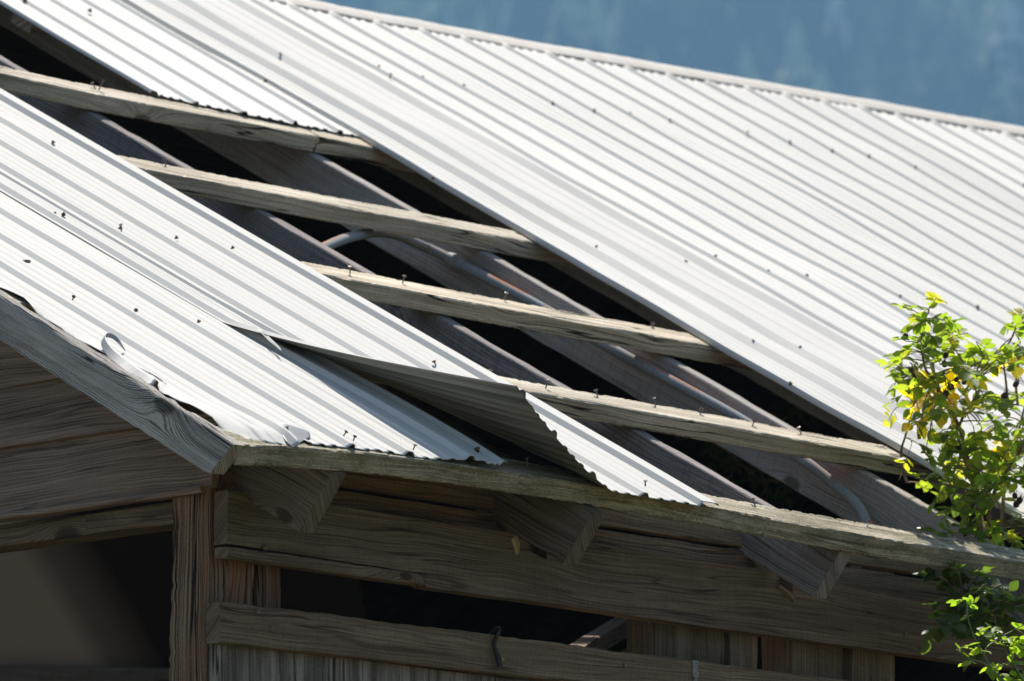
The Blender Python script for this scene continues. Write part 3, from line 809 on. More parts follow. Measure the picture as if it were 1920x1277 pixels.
# corner post and studs
board('corner_post', [(XG + 0.053, YW + 0.050, 0.02), (XG + 0.056, YW + 0.052, -0.15), (XG + 0.052, YW + 0.056, -0.30), (XG + 0.055, YW + 0.06, -3.36)], YA, X0, 0.098, 0.098, W_post, barn,
      seg=0.012, wob=0.002, chip=0.006, ch=0.004, label='rough red-brown corner post split along its grain')
for (x0, x1, y) in ((0.378, 0.394, 0.004), (0.400, 0.460, 0.0), (1.494, 1.60, 0.01), (1.604, 1.70, 0.012), (1.704, 1.793, 0.004), (1.896, 1.975, 0.01), (1.980, 2.075, 0.02), (2.08, 2.215, 0.004), (2.9, 3.0, 0.0), (3.7, 3.8, 0.0), (4.6, 4.7, 0), (5.5, 5.6, 0)):
    board('stud', [((x0 + x1) / 2, YW + y + 0.04, 0.02), ((x0 + x1) / 2 + 0.003, YW + y + 0.04, -3.36)], X0, YA, x1 - x0, 0.075, W_post if x0 < 1 else W_beam, barn, seg=0.03, wob=0.003, chip=0.006)
# long wall
board('wall_board', [(0.40, YW + 0.008, -0.020), (9.0, YW + 0.008, -0.020)], ZA, YA, 0.072, 0.024, W_beam, barn, seg=0.06)
board('wall_board', [(0.40, YW + 0.012, 0.060), (9.0, YW + 0.012, 0.060)], ZA, YA, 0.076, 0.024, W_beam, barn, seg=0.06, bow=lambda s, L: Vector((0, 0, 0.002)))
# wide plate under the rafters, notched for them
def plate():
    x0, x1, z0, z1, y0, y1 = 0.282, 7.2, -0.147, -0.023, YW - 0.037, YW - 0.003
    notch = []
    for (a, _) in RAFT[:9]:
        notch.append((a - 0.004 + (0.04 if a < 1 else 0.055), a + 0.10 + (0.0 if a < 1 else 0.0)))
    xs = []
    x = x0
    while x < x1: xs.append(x); x += 0.02
    for a, b in notch: xs += [a, a + 0.001, b, b + 0.001]
    xs = sorted(set(xs + [x1]))
    def top(x):
        for a, b in notch:
            if a < x <= b: return z1 - 0.03 - 0.012 * (x - a) / (b - a)
        return z1 + 0.0015 * n3(x * 7, 2)
    V, F, U = [], [], []
    nz = 8
    for x in xs:
        t = top(x); bot = z0 + 0.004 * n3(x * 1.6, 5) + 0.0015 * n3(x * 9, 5)
        if x < 0.8: bot = -0.1195 - 0.0042 * (x - 0.28) / 0.52 + 0.0008 * n3(x * 14, 5)   # split along the foot
        for q in range(nz + 1):
            z = bot + (t - bot) * q / nz
            V.append((x, y0 + 0.0018 * n3(x * 5, z * 20, 1), z))
        for q in range(nz + 1):
            z = bot + (t - bot) * q / nz
            V.append((x, y1, z))
    m = 2 * (nz + 1)
    def add(f):
        F.append(f)
        U.append([(V[i][0] + 4.4, V[i][2] * 1.0 + (V[i][1] - y0) + 2.2) for i in f])
    for i in range(len(xs) - 1):
        a, b = i * m, (i + 1) * m
        for q in range(nz):
            add((a + q, b + q, b + q + 1, a + q + 1)); add((a + nz + 1 + q, a + nz + 2 + q, b + nz + 2 + q, b + nz + 1 + q))
        add((a + nz, b + nz, b + 2 * nz + 1, a + 2 * nz + 1)); add((a, a + nz + 1, b + nz + 1, b))
    e = (len(xs) - 1) * m
    add(tuple(range(nz + 1)) + tuple(reversed(range(nz + 1, m)))); add(tuple(e + q for q in range(nz + 1)) + tuple(e + q for q in reversed(range(nz + 1, m))))
    me = mesh_from('wall_plate', V, F, U)
    bm = bmesh.new(); bm.from_mesh(me); bmesh.ops.recalc_face_normals(bm, faces=bm.faces); bm.to_mesh(me); bm.free()
    return link_mesh('wall_plate', me, W_beam, barn, 'wide plank notched for the rafter ends', smooth=True, angle=30)
PLATE = plate()
# strip split from the foot of the plate, at the corner
board('split_strip', [(0.282, YW - 0.022, -0.1345), (0.45, YW - 0.021, -0.1340), (0.80, YW - 0.0205, -0.1350)], ZA, YA, 0.0215, 0.033, W_beam, barn, seg=0.02, wob=0.001)
# broken chips of wood at the notches
def wedge(x, z, sx, sz, mat, lab):
    pts = [(x, YW - 0.030, z), (x + sx * 0.5, YW - 0.032, z - sz * 0.4), (x + sx, YW - 0.031, z - sz)]
    return board('split_wood', pts, Vector((0.3, 0, 0.95)).normalized(), YA, sz * 0.7, 0.022, mat, barn, seg=0.006, wob=0.004, chip=0.006, label=lab)
wedge(1.035, -0.028, 0.012, 0.030, W_pale, 'pale freshly split chip beside the second rafter end')
wedge(1.800, -0.048, 0.045, 0.022, W_beam, 'split wedge of plank beside the third rafter end')
# rail and flaking panel below
RAIL = board('wall_rail', [(0.265, YW - 0.019, -0.262), (0.6, YW - 0.019, -0.258), (1.5, YW - 0.019, -0.252), (3.2, YW - 0.019, -0.256), (7, YW - 0.019, -0.256)], ZA, YA, 0.072, 0.036, W_beam, barn,
             seg=0.025, wob=0.0022, chip=0.004)
board('wall_panel', [(3.636, YW - 0.006, -1.26), (3.636, YW - 0.006, -0.294)], X0, YA, 6.728, 0.012, W_ply, barn, seg=0.05, wob=0.001, chip=0.0, label='flaking plywood panel below the rail')
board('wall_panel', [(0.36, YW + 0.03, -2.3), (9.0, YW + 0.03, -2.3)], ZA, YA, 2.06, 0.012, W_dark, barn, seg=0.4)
def daub():
    V = []; F = []
    for q in range(9):
        z = -0.2175 - 0.045 * q / 8; hw = 0.008 * (1 + 0.4 * n3(q * 0.9, 3)) * (1 if q < 6 else 0.6)
        y = YW - 0.0405
        V += [(1.552 - hw, y, z), (1.552 + hw, y, z), (1.552 + hw, y + 0.003, z), (1.552 - hw, y + 0.003, z)]
    for q in range(8):
        a, c = q * 4, q * 4 + 4
        for k in range(4): F.append((a + k, a + (k + 1) % 4, c + (k + 1) % 4, c + k))
    F += [(0, 3, 2, 1), (32, 33, 34, 35)]
    link_mesh('paint_daub', mesh_from('paint_daub', V, F), plain('chalky_white_paint', (0.34, 0.33, 0.30), 0.9, 0, (0.16, 0.14, 0.11), 160), RAIL)
daub()
# bolts in the planks
ME_bolt = lathe_mesh('bolt', [(0.006, -0.004), (0.0065, 0.002), (0.005, 0.0035), (0.002, 0.004)], 8)
for (x, z, par, y) in ((0.375, -0.118, PLATE, YW - 0.040), (0.36, -0.235, RAIL, YW - 0.037), (0.395, -0.262, RAIL, YW - 0.037), (1.35, -0.245, RAIL, YW - 0.037), (2.19, -0.107, PLATE, YW - 0.038)):
    place('bolt', ME_bolt, M_nail, (x, y, z), (R(90), 0, rnd.random()), par, 0.9)
# unseen gable boarding, added and sized to keep light out of the inside
board('gable_shade_board', [(XG + 0.08, 1.15, -1.7), (XG + 0.08, 2.0, -1.7)], ZA, X0, 3.25, 0.03, W_side, barn, seg=0.4)
# closing walls: far long wall, far gable and a partition keep the inside dark
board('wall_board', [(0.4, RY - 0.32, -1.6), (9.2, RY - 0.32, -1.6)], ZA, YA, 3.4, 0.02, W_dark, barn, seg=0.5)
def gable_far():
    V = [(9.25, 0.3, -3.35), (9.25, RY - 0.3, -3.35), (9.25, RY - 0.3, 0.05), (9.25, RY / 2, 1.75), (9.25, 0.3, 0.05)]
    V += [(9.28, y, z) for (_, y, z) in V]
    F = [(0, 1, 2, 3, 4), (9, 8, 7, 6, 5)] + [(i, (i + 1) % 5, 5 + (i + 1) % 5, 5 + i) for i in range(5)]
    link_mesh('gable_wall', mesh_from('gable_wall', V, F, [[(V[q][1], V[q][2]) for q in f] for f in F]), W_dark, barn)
gable_far()
# pale board lining with shade painted beyond a slanting line, seen through the open gable
def lining():
    s = N('lining_painted_shade'); tc = s.new('ShaderNodeTexCoord').outputs['Object']
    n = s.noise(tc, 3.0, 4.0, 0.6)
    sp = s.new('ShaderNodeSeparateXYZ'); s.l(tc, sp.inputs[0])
    # unlit interior beyond a slanting line, its darkness painted into the colour
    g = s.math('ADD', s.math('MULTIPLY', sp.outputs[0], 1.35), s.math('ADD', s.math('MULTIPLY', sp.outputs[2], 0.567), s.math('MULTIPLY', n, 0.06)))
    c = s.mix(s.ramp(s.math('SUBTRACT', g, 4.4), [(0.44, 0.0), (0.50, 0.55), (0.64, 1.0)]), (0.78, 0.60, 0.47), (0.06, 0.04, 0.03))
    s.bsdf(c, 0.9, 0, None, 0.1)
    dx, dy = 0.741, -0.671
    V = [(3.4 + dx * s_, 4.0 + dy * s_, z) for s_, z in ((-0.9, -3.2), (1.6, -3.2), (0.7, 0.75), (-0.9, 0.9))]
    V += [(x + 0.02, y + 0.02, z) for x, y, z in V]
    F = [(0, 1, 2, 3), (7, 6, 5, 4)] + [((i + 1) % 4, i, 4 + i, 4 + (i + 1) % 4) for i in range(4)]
    link_mesh('lining_panel', mesh_from('lining_panel', V, F), s.m, barn, 'pale lining inside the open gable, shade painted into its right side')
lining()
board('inner_ledge', [(2.78, 4.51, 0.195), (4.55, 2.93, 0.181)], ZA, Vector((0.671, 0.741, 0)), 0.075, 0.05, W_rafter, barn, seg=0.1)
board('inner_brace', [(1.7, 0.82, -0.195), (2.9, 1.58, 0.12)], ZA, Vector((0.5, -0.86, 0)), 0.04, 0.04, W_beam, barn)
board('inner_brace', [(1.75, 0.84, -0.25), (2.95, 1.60, 0.065)], ZA, Vector((0.5, -0.86, 0)), 0.02, 0.04, W_tail, barn)

# ------------------------------------------------------------------ conduit and cable
con = empty('conduit', tuple(roof(2.34, 1.2, -0.075)), 'bent grey galvanised conduit with orange rust streaks along a rafter', 'pipe')
cp = [roof(1.75, 1.655, -0.055), roof(1.80, 1.690, -0.0545), roof(1.95, 1.790, -0.056), roof(2.14, 1.905, -0.062), roof(2.27, 1.965, -0.072), roof(2.345, 1.955, -0.083), roof(2.372, 1.90, -0.083), roof(2.376, 1.6, -0.074), roof(2.376, 1.354, -0.074),
      roof(2.376, 0.973, -0.066), roof(2.376, 0.76, -0.074), roof(2.374, 0.64, -0.087), roof(2.368, 0.575, -0.097), roof(2.36, 0.53, -0.118), roof(2.355, 0.51, -0.16), roof(2.35, 0.50, -0.30)]
tube('pipe', cp, 0.0110, M_pipe, con, 16)
d = (cp[7] - cp[6]).normalized(); c0 = roof(2.3735, 1.895, -0.0828)
Q = [c0 + d * x for x in (0, 0.004, 0.004, 0.012, 0.012, 0.030, 0.030, 0.036, 0.036, 0.05)]
Vv, Ff, Uu = tube_geo(Q, [0.0114, 0.0114, 0.0140, 0.0140, 0.0155, 0.0155, 0.0138, 0.0138, 0.0122, 0.0122], 12)
link_mesh('coupling', mesh_from('coupling', Vv, Ff, Uu), plain('zinc_coupling', (0.36, 0.37, 0.37), 0.7, 0.1, (0.28, 0.29, 0.29), 300), con, smooth=True, angle=40)
cab = empty('cable', (1.0, 0.28, -0.22), 'short brown cable end hanging over the lower wall rail', 'cable')
cpts = [(1.045, 0.36, -0.225), (1.022, 0.328, -0.2135), (1.004, 0.296, -0.2055), (0.985, 0.270, -0.212), (0.978, 0.2755, -0.236), (0.981, 0.272, -0.258)]
tube('cord', cpts, 0.0042, M_cable, cab, 10)
tube('plug_end', [(0.981, 0.272, -0.256), (0.984, 0.2705, -0.268), (0.9855, 0.269, -0.28)], 0.0056, plain('dark_plug', (0.03, 0.028, 0.027), 0.5), cab, 8)
tube('clip', [(0.9845, 0.2655, -0.2665), (0.9905, 0.2645, -0.2665)], 0.003, plain('brass_clip', (0.45, 0.36, 0.2), 0.4, 0.6), cab, 6)

# ------------------------------------------------------------------ plants
class Plant:
    def __init__(self, seed):
        self.r = random.Random(seed); self.V = []; self.F = []; self.T = []; self.SV = []; self.SF = []
        self.nodes = []
    def stem(self, pts, r0, r1, sides=6, node=True, jit=0.0):
        pts = [Vector(p) for p in pts]; Q = []
        for i in range(len(pts) - 1):
            p0 = pts[max(0, i - 1)]; p1 = pts[i]; p2 = pts[i + 1]; p3 = pts[min(len(pts) - 1, i + 2)]
            for k in range(5):
                t = k / 5
                Q.append(0.5 * ((2 * p1) + (p2 - p0) * t + (2 * p0 - 5 * p1 + 4 * p2 - p3) * t * t + (3 * p1 - p0 - 3 * p2 + p3) * t ** 3))
        Q.append(pts[-1])
        RR = [r0 + (r1 - r0) * i / (len(Q) - 1) for i in range(len(Q))]
        v, f, _ = tube_geo(Q, RR, sides, len(self.SV)); self.SV += v; self.SF += f
        if node: self.nodes += Q
        return Q
    def leaflet(self, base, d, nrm, L, wd, tint):
        d = d.normalized(); s = d.cross(nrm)
        if s.length < 1e-4: s = d.orthogonal()
        s.normalize(); n = s.cross(d)
        b = len(self.V); curl = self.r.uniform(-0.10, 0.30); fo = self.r.uniform(0.10, 0.45)
        rows = [(0.0, 0.0), (0.16, 0.62), (0.36, 0.98), (0.56, 1.0), (0.76, 0.72), (0.91, 0.34), (1.0, 0.0)]
        idx = []
        for t, w in rows:
            c = base + d * (L * t) - n * (curl * L * t * t)
            if w == 0: self.V.append(c); idx.append((len(self.V) - 1,)); self.T.append(tint)
            else:
                hw = wd * w / 2
                k = 1 + self.r.uniform(-.05, .05)
                self.V += [c - s * hw * k + n * hw * fo, c, c + s * hw * k + n * hw * fo]; q = len(self.V)
                idx.append((q - 3, q - 2, q - 1)); self.T += [tint, tuple(min(1, x * 1.15) for x in tint), tint]
        for a, c in zip(idx, idx[1:]):
            if len(a) == 1: self.F += [(a[0], c[1], c[0]), (a[0], c[2], c[1])]
            elif len(c) == 1: self.F += [(a[0], a[1], c[0]), (a[1], a[2], c[0])]
            else: self.F += [(a[0], a[1], c[1], c[0]), (a[1], a[2], c[2], c[1])]
    def compound(self, base, d, size, palette, n=None):
        r = self.r; d = d.normalized()
        n = n or r.choice((3, 5, 5, 7))
        nrm = (Vector((0, 0, 1)) + Vector((r.uniform(-1, 1), r.uniform(-1, 1), r.uniform(-.3, .6))) * 0.9).normalized()
        side = d.cross(nrm); side.normalize()
        tint = self.tint(palette)
        pairs = (n - 1) // 2; ln = size * (0.55 + 0.42 * pairs)
        Q = []
        for k in range(5):
            t = k / 4; Q.append(base + d * (ln * t) - Vector((0, 0, 1)) * (0.22 * ln * t * t))
        v, f, _ = tube_geo(Q, [0.0011, 0.001, 0.0009, 0.0008, 0.0006], 4, len(self.SV)); self.SV += v; self.SF += f
        for p in range(pairs):
            t = 0.38 + 0.5 * p / max(1, pairs)
            c = base + d * (ln * t) - Vector((0, 0, 1)) * (0.22 * ln * t * t)
            for sgn in (-1, 1):
                dd = (d * r.uniform(0.3, 0.7) + side * sgn + Vector((r.uniform(-.25, .25), r.uniform(-.25, .25), r.uniform(-.45, .2)))).normalized()
                self.leaflet(c, dd, (nrm + Vector((r.uniform(-.4, .4), r.uniform(-.4, .4), r.uniform(-.2, .2)))).normalized(), size * r.uniform(.72, 1.15), size * r.uniform(.56, .74), self.vary(tint))
        dd = (d + Vector((r.uniform(-.2, .2), r.uniform(-.2, .2), r.uniform(-.5, 0)))).normalized()
        self.leaflet(Q[-1], dd, nrm, size * r.uniform(.9, 1.2), size * r.uniform(.58, .72), self.vary(tint))
    def tint(self, pal):
        x = self.r.random(); acc = 0
        for w, c in pal:
            acc += w
            if x <= acc: return c
        return pal[-1][1]
    def vary(self, c):
        k = self.r.uniform(0.8, 1.22); return (c[0] * k, c[1] * k, c[2] * k)
    def twig(self, tip, size, pal, leaves=2):
        r = self.r; tip = Vector(tip)
        nb = min(self.nodes, key=lambda q: (q - tip).length + 0.35 * max(0, q.z - tip.z))
        d = tip - nb
        if d.length > 0.004:
            mid = nb.lerp(tip, 0.5) + Vector((r.uniform(-1, 1), r.uniform(-1, 1), r.uniform(0, 1))) * 0.12 * d.length
            Q = self.stem([nb, mid, tip], 0.0019, 0.0009, 5, node=False)
        else: Q = [nb, tip]; 
        if d.length < 1e-5: d = Vector((0, 0, 1))
        for k in range(leaves):
            q = Q[min(len(Q) - 1, int(len(Q) * (0.45 + 0.55 * k / max(1, leaves - 1))))] if leaves > 1 else Q[-1]
            dd = (d.normalized() * 0.5 + Vector((r.uniform(-1, 1), r.uniform(-1, 1), r.uniform(-.7, .7)))).normalized()
            self.compound(q, dd, size * r.uniform(0.8, 1.15), pal)
    def finish(self, root, stem_mat, leaf=M_leaf):
        o = link_mesh('foliage', mesh_from('foliage', self.V, self.F, None, self.T), leaf, root, smooth=True)
        o2 = link_mesh('stems', mesh_from('stems', self.SV, self.SF), stem_mat, root, smooth=True)
        return o, o2
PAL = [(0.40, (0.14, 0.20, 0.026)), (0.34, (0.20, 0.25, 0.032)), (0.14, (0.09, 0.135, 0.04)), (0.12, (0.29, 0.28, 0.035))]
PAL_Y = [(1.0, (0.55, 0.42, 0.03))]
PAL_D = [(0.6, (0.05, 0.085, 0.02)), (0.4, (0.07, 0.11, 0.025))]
PAL_S = [(0.7, (0.14, 0.21, 0.022)), (0.3, (0.18, 0.24, 0.03))]
st0 = [(2.453, 0.293, 0.119), (2.441, 0.294, 0.164), (2.425, 0.297, 0.228), (2.411, 0.299, 0.281), (2.394, 0.304, 0.334), (2.382, 0.311, 0.36), (2.327, 0.29, 0.381), (2.273, 0.268, 0.408), (2.257, 0.279, 0.435), (2.246, 0.278, 0.487), (2.243, 0.27, 0.53)]
st1 = [(2.496, 0.32, 0.123), (2.523, 0.354, 0.173), (2.507, 0.357, 0.231), (2.485, 0.366, 0.29), (2.424, 0.342, 0.352), (2.442, 0.383, 0.408), (2.422, 0.391, 0.467), (2.42, 0.382, 0.51)]
st2 = [(2.556, 0.331, 0.119), (2.553, 0.32, 0.178), (2.587, 0.339, 0.249), (2.592, 0.321, 0.303), (2.633, 0.336, 0.364), (2.635, 0.323, 0.408)]
st3 = [(2.474, 0.272, 0.109), (2.456, 0.281, 0.153), (2.419, 0.238, 0.189), (2.433, 0.21, 0.242), (2.446, 0.185, 0.284), (2.455, 0.164, 0.326)]
st4 = [(2.414, 0.457, 0.237), (2.405, 0.46, 0.264), (2.36, 0.426, 0.294), (2.324, 0.387, 0.313), (2.326, 0.373, 0.355), (2.29, 0.329, 0.39), (2.249, 0.29, 0.424)]
st5 = [(2.374, 0.301, 0.434), (2.396, 0.273, 0.454), (2.422, 0.239, 0.474), (2.48, 0.243, 0.507), (2.487, 0.227, 0.539), (2.496, 0.211, 0.565)]
st6 = [(2.625, 0.334, 0.408), (2.578, 0.301, 0.443), (2.538, 0.262, 0.478), (2.535, 0.255, 0.52)]
st7 = [(2.533, 0.287, 0.397), (2.524, 0.285, 0.445), (2.517, 0.284, 0.478)]
st8 = [(2.394, 0.304, 0.334), (2.362, 0.258, 0.358), (2.371, 0.24, 0.39), (2.362, 0.244, 0.416)]
st9 = [(2.485, 0.366, 0.29), (2.5, 0.345, 0.306), (2.473, 0.295, 0.326), (2.487, 0.276, 0.342)]
tips = [(2.222, 0.267, 0.54), (2.185, 0.219, 0.541), (2.293, 0.288, 0.565), (2.209, 0.231, 0.524), (2.196, 0.187, 0.525), (2.318, 0.271, 0.539), (2.473, 0.438, 0.564), (2.418, 0.421, 0.558), (2.44, 0.377, 0.545), (2.251, 0.238, 0.489), (2.373, 0.309, 0.507), (2.269, 0.26, 0.472), (2.192, 0.273, 0.48), (2.18, 0.247, 0.46), (2.227, 0.268, 0.457), (2.433, 0.501, 0.508), (2.393, 0.486, 0.485), (2.391, 0.478, 0.467), (2.403, 0.459, 0.472), (2.208, 0.279, 0.44), (2.269, 0.288, 0.448), (2.39, 0.358, 0.47), (2.435, 0.373, 0.494), (2.492, 0.391, 0.497), (2.514, 0.381, 0.51), (2.241, 0.177, 0.422), (2.431, 0.298, 0.482), (2.442, 0.316, 0.532), (2.399, 0.261, 0.504), (2.301, 0.163, 0.454), (2.398, 0.254, 0.449), (2.249, 0.17, 0.422), (2.451, 0.498, 0.46), (2.421, 0.488, 0.45), (2.335, 0.377, 0.428), (2.27, 0.289, 0.41), (2.453, 0.486, 0.431), (2.352, 0.384, 0.392), (2.433, 0.499, 0.397), (2.44, 0.47, 0.389), (2.35, 0.341, 0.404), (2.328, 0.302, 0.408), (2.399, 0.338, 0.436), (2.327, 0.322, 0.372), (2.226, 0.261, 0.343), (2.271, 0.312, 0.326), (2.461, 0.431, 0.36), (2.216, 0.198, 0.329), (2.229, 0.182, 0.345), (2.435, 0.326, 0.406), (2.332, 0.209, 0.409), (2.429, 0.269, 0.416), (2.414, 0.247, 0.401), (2.351, 0.238, 0.371), (2.59, 0.402, 0.4), (2.33, 0.167, 0.356), (2.365, 0.277, 0.339), (2.28, 0.237, 0.314), (2.417, 0.368, 0.327), (2.303, 0.27, 0.277), (2.343, 0.275, 0.293), (2.493, 0.36, 0.329), (2.364, 0.222, 0.322), (2.458, 0.269, 0.349), (2.59, 0.346, 0.383), (2.328, 0.112, 0.339), (2.324, 0.088, 0.346), (2.351, 0.163, 0.374), (2.548, 0.291, 0.416), (2.468, 0.269, 0.459), (2.35, 0.155, 0.432), (2.388, 0.171, 0.449), (2.34, 0.119, 0.46), (2.446, 0.182, 0.49), (2.29, 0.079, 0.481), (2.518, 0.242, 0.561), (2.577, 0.309, 0.563), (2.621, 0.32, 0.483), (2.551, 0.262, 0.441), (2.548, 0.446, 0.306), (2.213, 0.211, 0.223), (2.315, 0.28, 0.214), (2.536, 0.48, 0.241), (2.497, 0.399, 0.235), (2.376, 0.287, 0.243), (2.565, 0.44, 0.213), (2.457, 0.332, 0.267), (2.543, 0.365, 0.28), (2.375, 0.205, 0.267), (2.352, 0.159, 0.282), (2.456, 0.206, 0.309), (2.361, 0.119, 0.257), (2.437, 0.199, 0.252), (2.622, 0.373, 0.279), (2.395, 0.221, 0.217), (2.281, 0.145, 0.165), (2.309, 0.14, 0.157), (2.341, 0.178, 0.196), (2.531, 0.364, 0.246), (2.435, 0.198, 0.214), (2.359, 0.218, 0.278), (2.277, 0.173, 0.307), (2.633, 0.353, 0.366), (2.372, 0.298, 0.255), (2.27, 0.278, 0.204), (2.205, 0.238, 0.257), (2.245, 0.232, 0.095), (2.323, 0.22, 0.101), (2.511, 0.345, 0.127), (2.341, 0.182, 0.127), (2.32, 0.136, 0.115), (2.482, 0.25, 0.137), (2.399, 0.192, 0.096), (2.62, 0.429, 0.162), (2.287, 0.218, 0.146), (2.405, 0.346, 0.198), (2.538, 0.341, 0.277), (2.424, 0.229, 0.264), (2.638, 0.365, 0.313), (2.423, 0.255, 0.343)]
yel = [(2.302, 0.315, 0.395), (2.316, 0.299, 0.395), (2.325, 0.348, 0.341), (2.324, 0.341, 0.373), (2.381, 0.296, 0.424), (2.372, 0.31, 0.41), (2.531, 0.263, 0.504), (2.55, 0.288, 0.317)]
hips = [(2.223, 0.301, 0.497), (2.252, 0.27, 0.493), (2.25, 0.275, 0.482), (2.282, 0.246, 0.46), (2.282, 0.249, 0.443), (2.239, 0.3, 0.43), (2.245, 0.295, 0.422), (2.302, 0.235, 0.412), (2.313, 0.224, 0.407), (2.297, 0.245, 0.398), (2.291, 0.254, 0.384), (2.384, 0.148, 0.403), (2.371, 0.168, 0.379), (2.41, 0.175, 0.182), (2.417, 0.168, 0.173), (2.414, 0.174, 0.166), (2.321, 0.247, 0.281), (2.35, 0.258, 0.108)]
lo0 = [(2.262, 0.152, 0.014), (2.219, 0.135, -0.029), (2.171, 0.12, -0.061), (2.163, 0.134, -0.082)]
lo1 = [(2.269, 0.144, 0.014), (2.239, 0.114, -0.034), (2.211, 0.079, -0.072), (2.223, 0.076, -0.113)]
lo2 = [(2.346, 0.138, 0.005), (2.321, 0.098, -0.028), (2.332, 0.094, -0.059)]
tipsl = [(2.05, 0.069, -0.03), (2.07, 0.098, -0.01), (2.035, 0.018, -0.031), (2.112, 0.059, -0.025), (2.095, 0.026, -0.045), (2.177, 0.145, -0.032), (2.162, 0.146, -0.049), (2.104, 0.107, -0.079), (2.013, 0.06, -0.113), (2.062, 0.08, -0.112), (2.071, 0.067, -0.112), (2.072, 0.048, -0.087), (2.102, 0.019, -0.071), (2.222, 0.093, -0.048), (2.115, -0.024, -0.074), (2.094, -0.038, -0.046), (2.239, 0.101, -0.078), (2.172, 0.061, -0.103), (2.256, 0.108, -0.097), (2.164, 0.022, -0.128), (2.24, 0.102, -0.12), (2.178, 0.079, -0.085), (2.209, 0.097, -0.112), (2.178, 0.092, -0.015), (2.142, 0.057, -0.048), (2.082, -0.011, -0.044), (2.122, -0.005, -0.087), (2.248, 0.074, -0.079), (2.207, 0.129, -0.089)]
sp0 = [(1.664, -0.391, -0.308), (1.641, -0.373, -0.279), (1.623, -0.362, -0.245), (1.609, -0.354, -0.215), (1.599, -0.35, -0.186), (1.611, -0.339, -0.164), (1.634, -0.323, -0.145)]
sp1 = [(1.637, -0.37, -0.274), (1.61, -0.372, -0.269), (1.584, -0.374, -0.267), (1.562, -0.366, -0.261), (1.553, -0.361, -0.246)]
sp2 = [(1.627, -0.365, -0.253), (1.645, -0.357, -0.237), (1.677, -0.351, -0.221), (1.689, -0.367, -0.209), (1.716, -0.371, -0.197)]
sp3 = [(1.692, -0.42, -0.313), (1.69, -0.396, -0.282), (1.701, -0.37, -0.253), (1.692, -0.364, -0.239)]
dk0 = [(3.778, 1.984, 0.535), (3.827, 2.09, 0.581), (3.881, 2.186, 0.635), (3.937, 2.285, 0.677)]
tipsd = [(4.089, 2.239, 0.567), (3.776, 1.99, 0.535), (3.909, 2.161, 0.572), (3.961, 2.238, 0.624), (3.862, 2.186, 0.62), (3.933, 2.272, 0.669), (3.849, 2.093, 0.584), (3.881, 2.186, 0.584), (3.935, 2.15, 0.625), (3.761, 1.937, 0.535), (3.977, 2.336, 0.661), (3.938, 2.403, 0.696), (3.517, 1.987, 0.613)]
dk1 = [(4.157, 2.038, 0.715), (4.194, 2.151, 0.756), (4.232, 2.266, 0.799), (4.277, 2.371, 0.842)]
tipsd2 = [(4.281, 2.341, 0.832), (4.295, 2.32, 0.812), (4.163, 2.176, 0.807), (3.872, 1.898, 0.712), (4.315, 2.235, 0.819), (3.883, 1.973, 0.696), (4.33, 2.299, 0.775), (4.221, 2.124, 0.757), (3.936, 1.856, 0.671), (3.964, 1.927, 0.682), (4.245, 2.079, 0.704), (4.37, 1.919, 0.528), (4.47, 1.984, 0.537)]
p = [(0.924, 0.657, 0.551), (1.017, 0.697, 0.582), (1.228, 0.828, 0.639)]
cable = [(1.02, 0.334, -0.211), (1.006, 0.304, -0.207), (0.972, 0.253, -0.217), (0.968, 0.233, -0.24), (0.97, 0.221, -0.26), (0.969, 0.21, -0.276)]
diag = [(2.325, 1.221, -0.03), (2.744, 1.487, 0.082)]

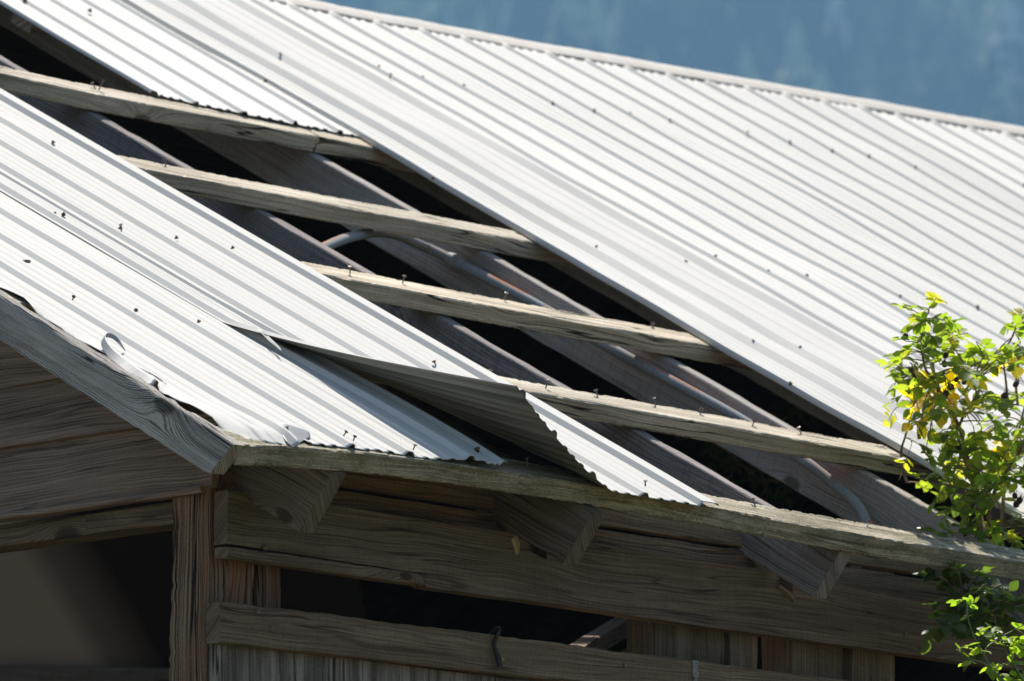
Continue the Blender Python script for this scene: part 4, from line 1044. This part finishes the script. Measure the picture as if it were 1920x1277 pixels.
bush = empty('rose_bush', (2.45, 0.28, 0.10), 'leggy wild rose bush with yellowing leaves and dry hips growing through the roof gap', 'bush')
pl = Plant(21)
for k, s in enumerate((st0, st1, st2, st3, st4, st5, st6, st7, st8, st9)):
    pl.stem(s, 0.0052 if k < 4 else 0.0032, 0.0022 if k < 4 else 0.0014)
for t in tips: pl.twig(t, 0.030, PAL, 1 if pl.r.random() < 0.3 else 2)
for t in yel: pl.twig(t, 0.034, PAL_Y, 3)
for t in tips:
    if t[2] < 0.27 and pl.r.random() < 0.6:
        pl.twig(Vector(t) + Vector((pl.r.uniform(-.05, .05), pl.r.uniform(-.05, .05), pl.r.uniform(-.03, .03))), 0.030, PAL, 2)
pl.finish(bush, M_stem)
def hip_mesh():
    V, F = [], []
    rings = [(0.0015, -0.008), (0.0052, -0.006), (0.0066, -0.001), (0.0058, 0.004), (0.0034, 0.0065)]
    for r, z in rings:
        for k in range(8): V.append((r * math.cos(k * math.pi / 4), r * math.sin(k * math.pi / 4), z))
    for i in range(4):
        for k in range(8): F.append((i * 8 + k, i * 8 + (k + 1) % 8, (i + 1) * 8 + (k + 1) % 8, (i + 1) * 8 + k))
    F.append(tuple(reversed(range(8)))); F.append(tuple(32 + k for k in range(8)))
    for k in range(5):
        a = k * 1.2566; b = len(V)
        c, s = math.cos(a), math.sin(a)
        V += [(0.003 * c - 0.0012 * s, 0.003 * s + 0.0012 * c, 0.006), (0.003 * c + 0.0012 * s, 0.003 * s - 0.0012 * c, 0.006), (0.008 * c, 0.008 * s, 0.0155), (0.0018 * c, 0.0018 * s, 0.0065)]
        F += [(b, b + 1, b + 2), (b + 1, b + 3, b + 2), (b + 3, b, b + 2)]
    return mesh_from('rose_hip', V, F)
HM = hip_mesh()
for h in hips: place('rose_hip', HM, M_hip, h, (rnd.uniform(-.8, .8), rnd.uniform(-.8, .8), rnd.random() * 6), bush, rnd.uniform(0.75, 1.1))

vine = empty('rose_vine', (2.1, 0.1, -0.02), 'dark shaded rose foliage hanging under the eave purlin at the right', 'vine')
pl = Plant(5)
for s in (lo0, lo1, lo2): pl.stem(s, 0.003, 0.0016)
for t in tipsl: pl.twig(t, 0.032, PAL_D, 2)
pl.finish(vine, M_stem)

sprig = empty('rose_sprig', tuple(sp0[0]), 'bright green young rose shoot standing in front of the wall at lower right', 'shoot')
pl = Plant(9)
for k, s in enumerate((sp0, sp1, sp2, sp3)): pl.stem(s, 0.0028 if k == 0 else 0.0019, 0.0010)
nd = list(pl.nodes)
for i, q in enumerate(nd):
    frac = (i % 31)
    if i % 5 == 0 and q.z > -0.36:
        dd = Vector((pl.r.uniform(-1, 1), pl.r.uniform(-1, 1), pl.r.uniform(-.2, .8)))
        pl.compound(q, dd, 0.0165 if i < 30 else 0.0215, PAL_S, pl.r.choice((3, 5)))
for t in (sp3[1], sp3[2], sp3[3], sp2[-1], sp2[-2]):
    for _ in range(1): pl.twig(Vector(t) + Vector((pl.r.uniform(-.03, .03), pl.r.uniform(-.03, .03), pl.r.uniform(-.02, .03))), 0.022, PAL_S, 2)
pl.finish(sprig, M_stemg)

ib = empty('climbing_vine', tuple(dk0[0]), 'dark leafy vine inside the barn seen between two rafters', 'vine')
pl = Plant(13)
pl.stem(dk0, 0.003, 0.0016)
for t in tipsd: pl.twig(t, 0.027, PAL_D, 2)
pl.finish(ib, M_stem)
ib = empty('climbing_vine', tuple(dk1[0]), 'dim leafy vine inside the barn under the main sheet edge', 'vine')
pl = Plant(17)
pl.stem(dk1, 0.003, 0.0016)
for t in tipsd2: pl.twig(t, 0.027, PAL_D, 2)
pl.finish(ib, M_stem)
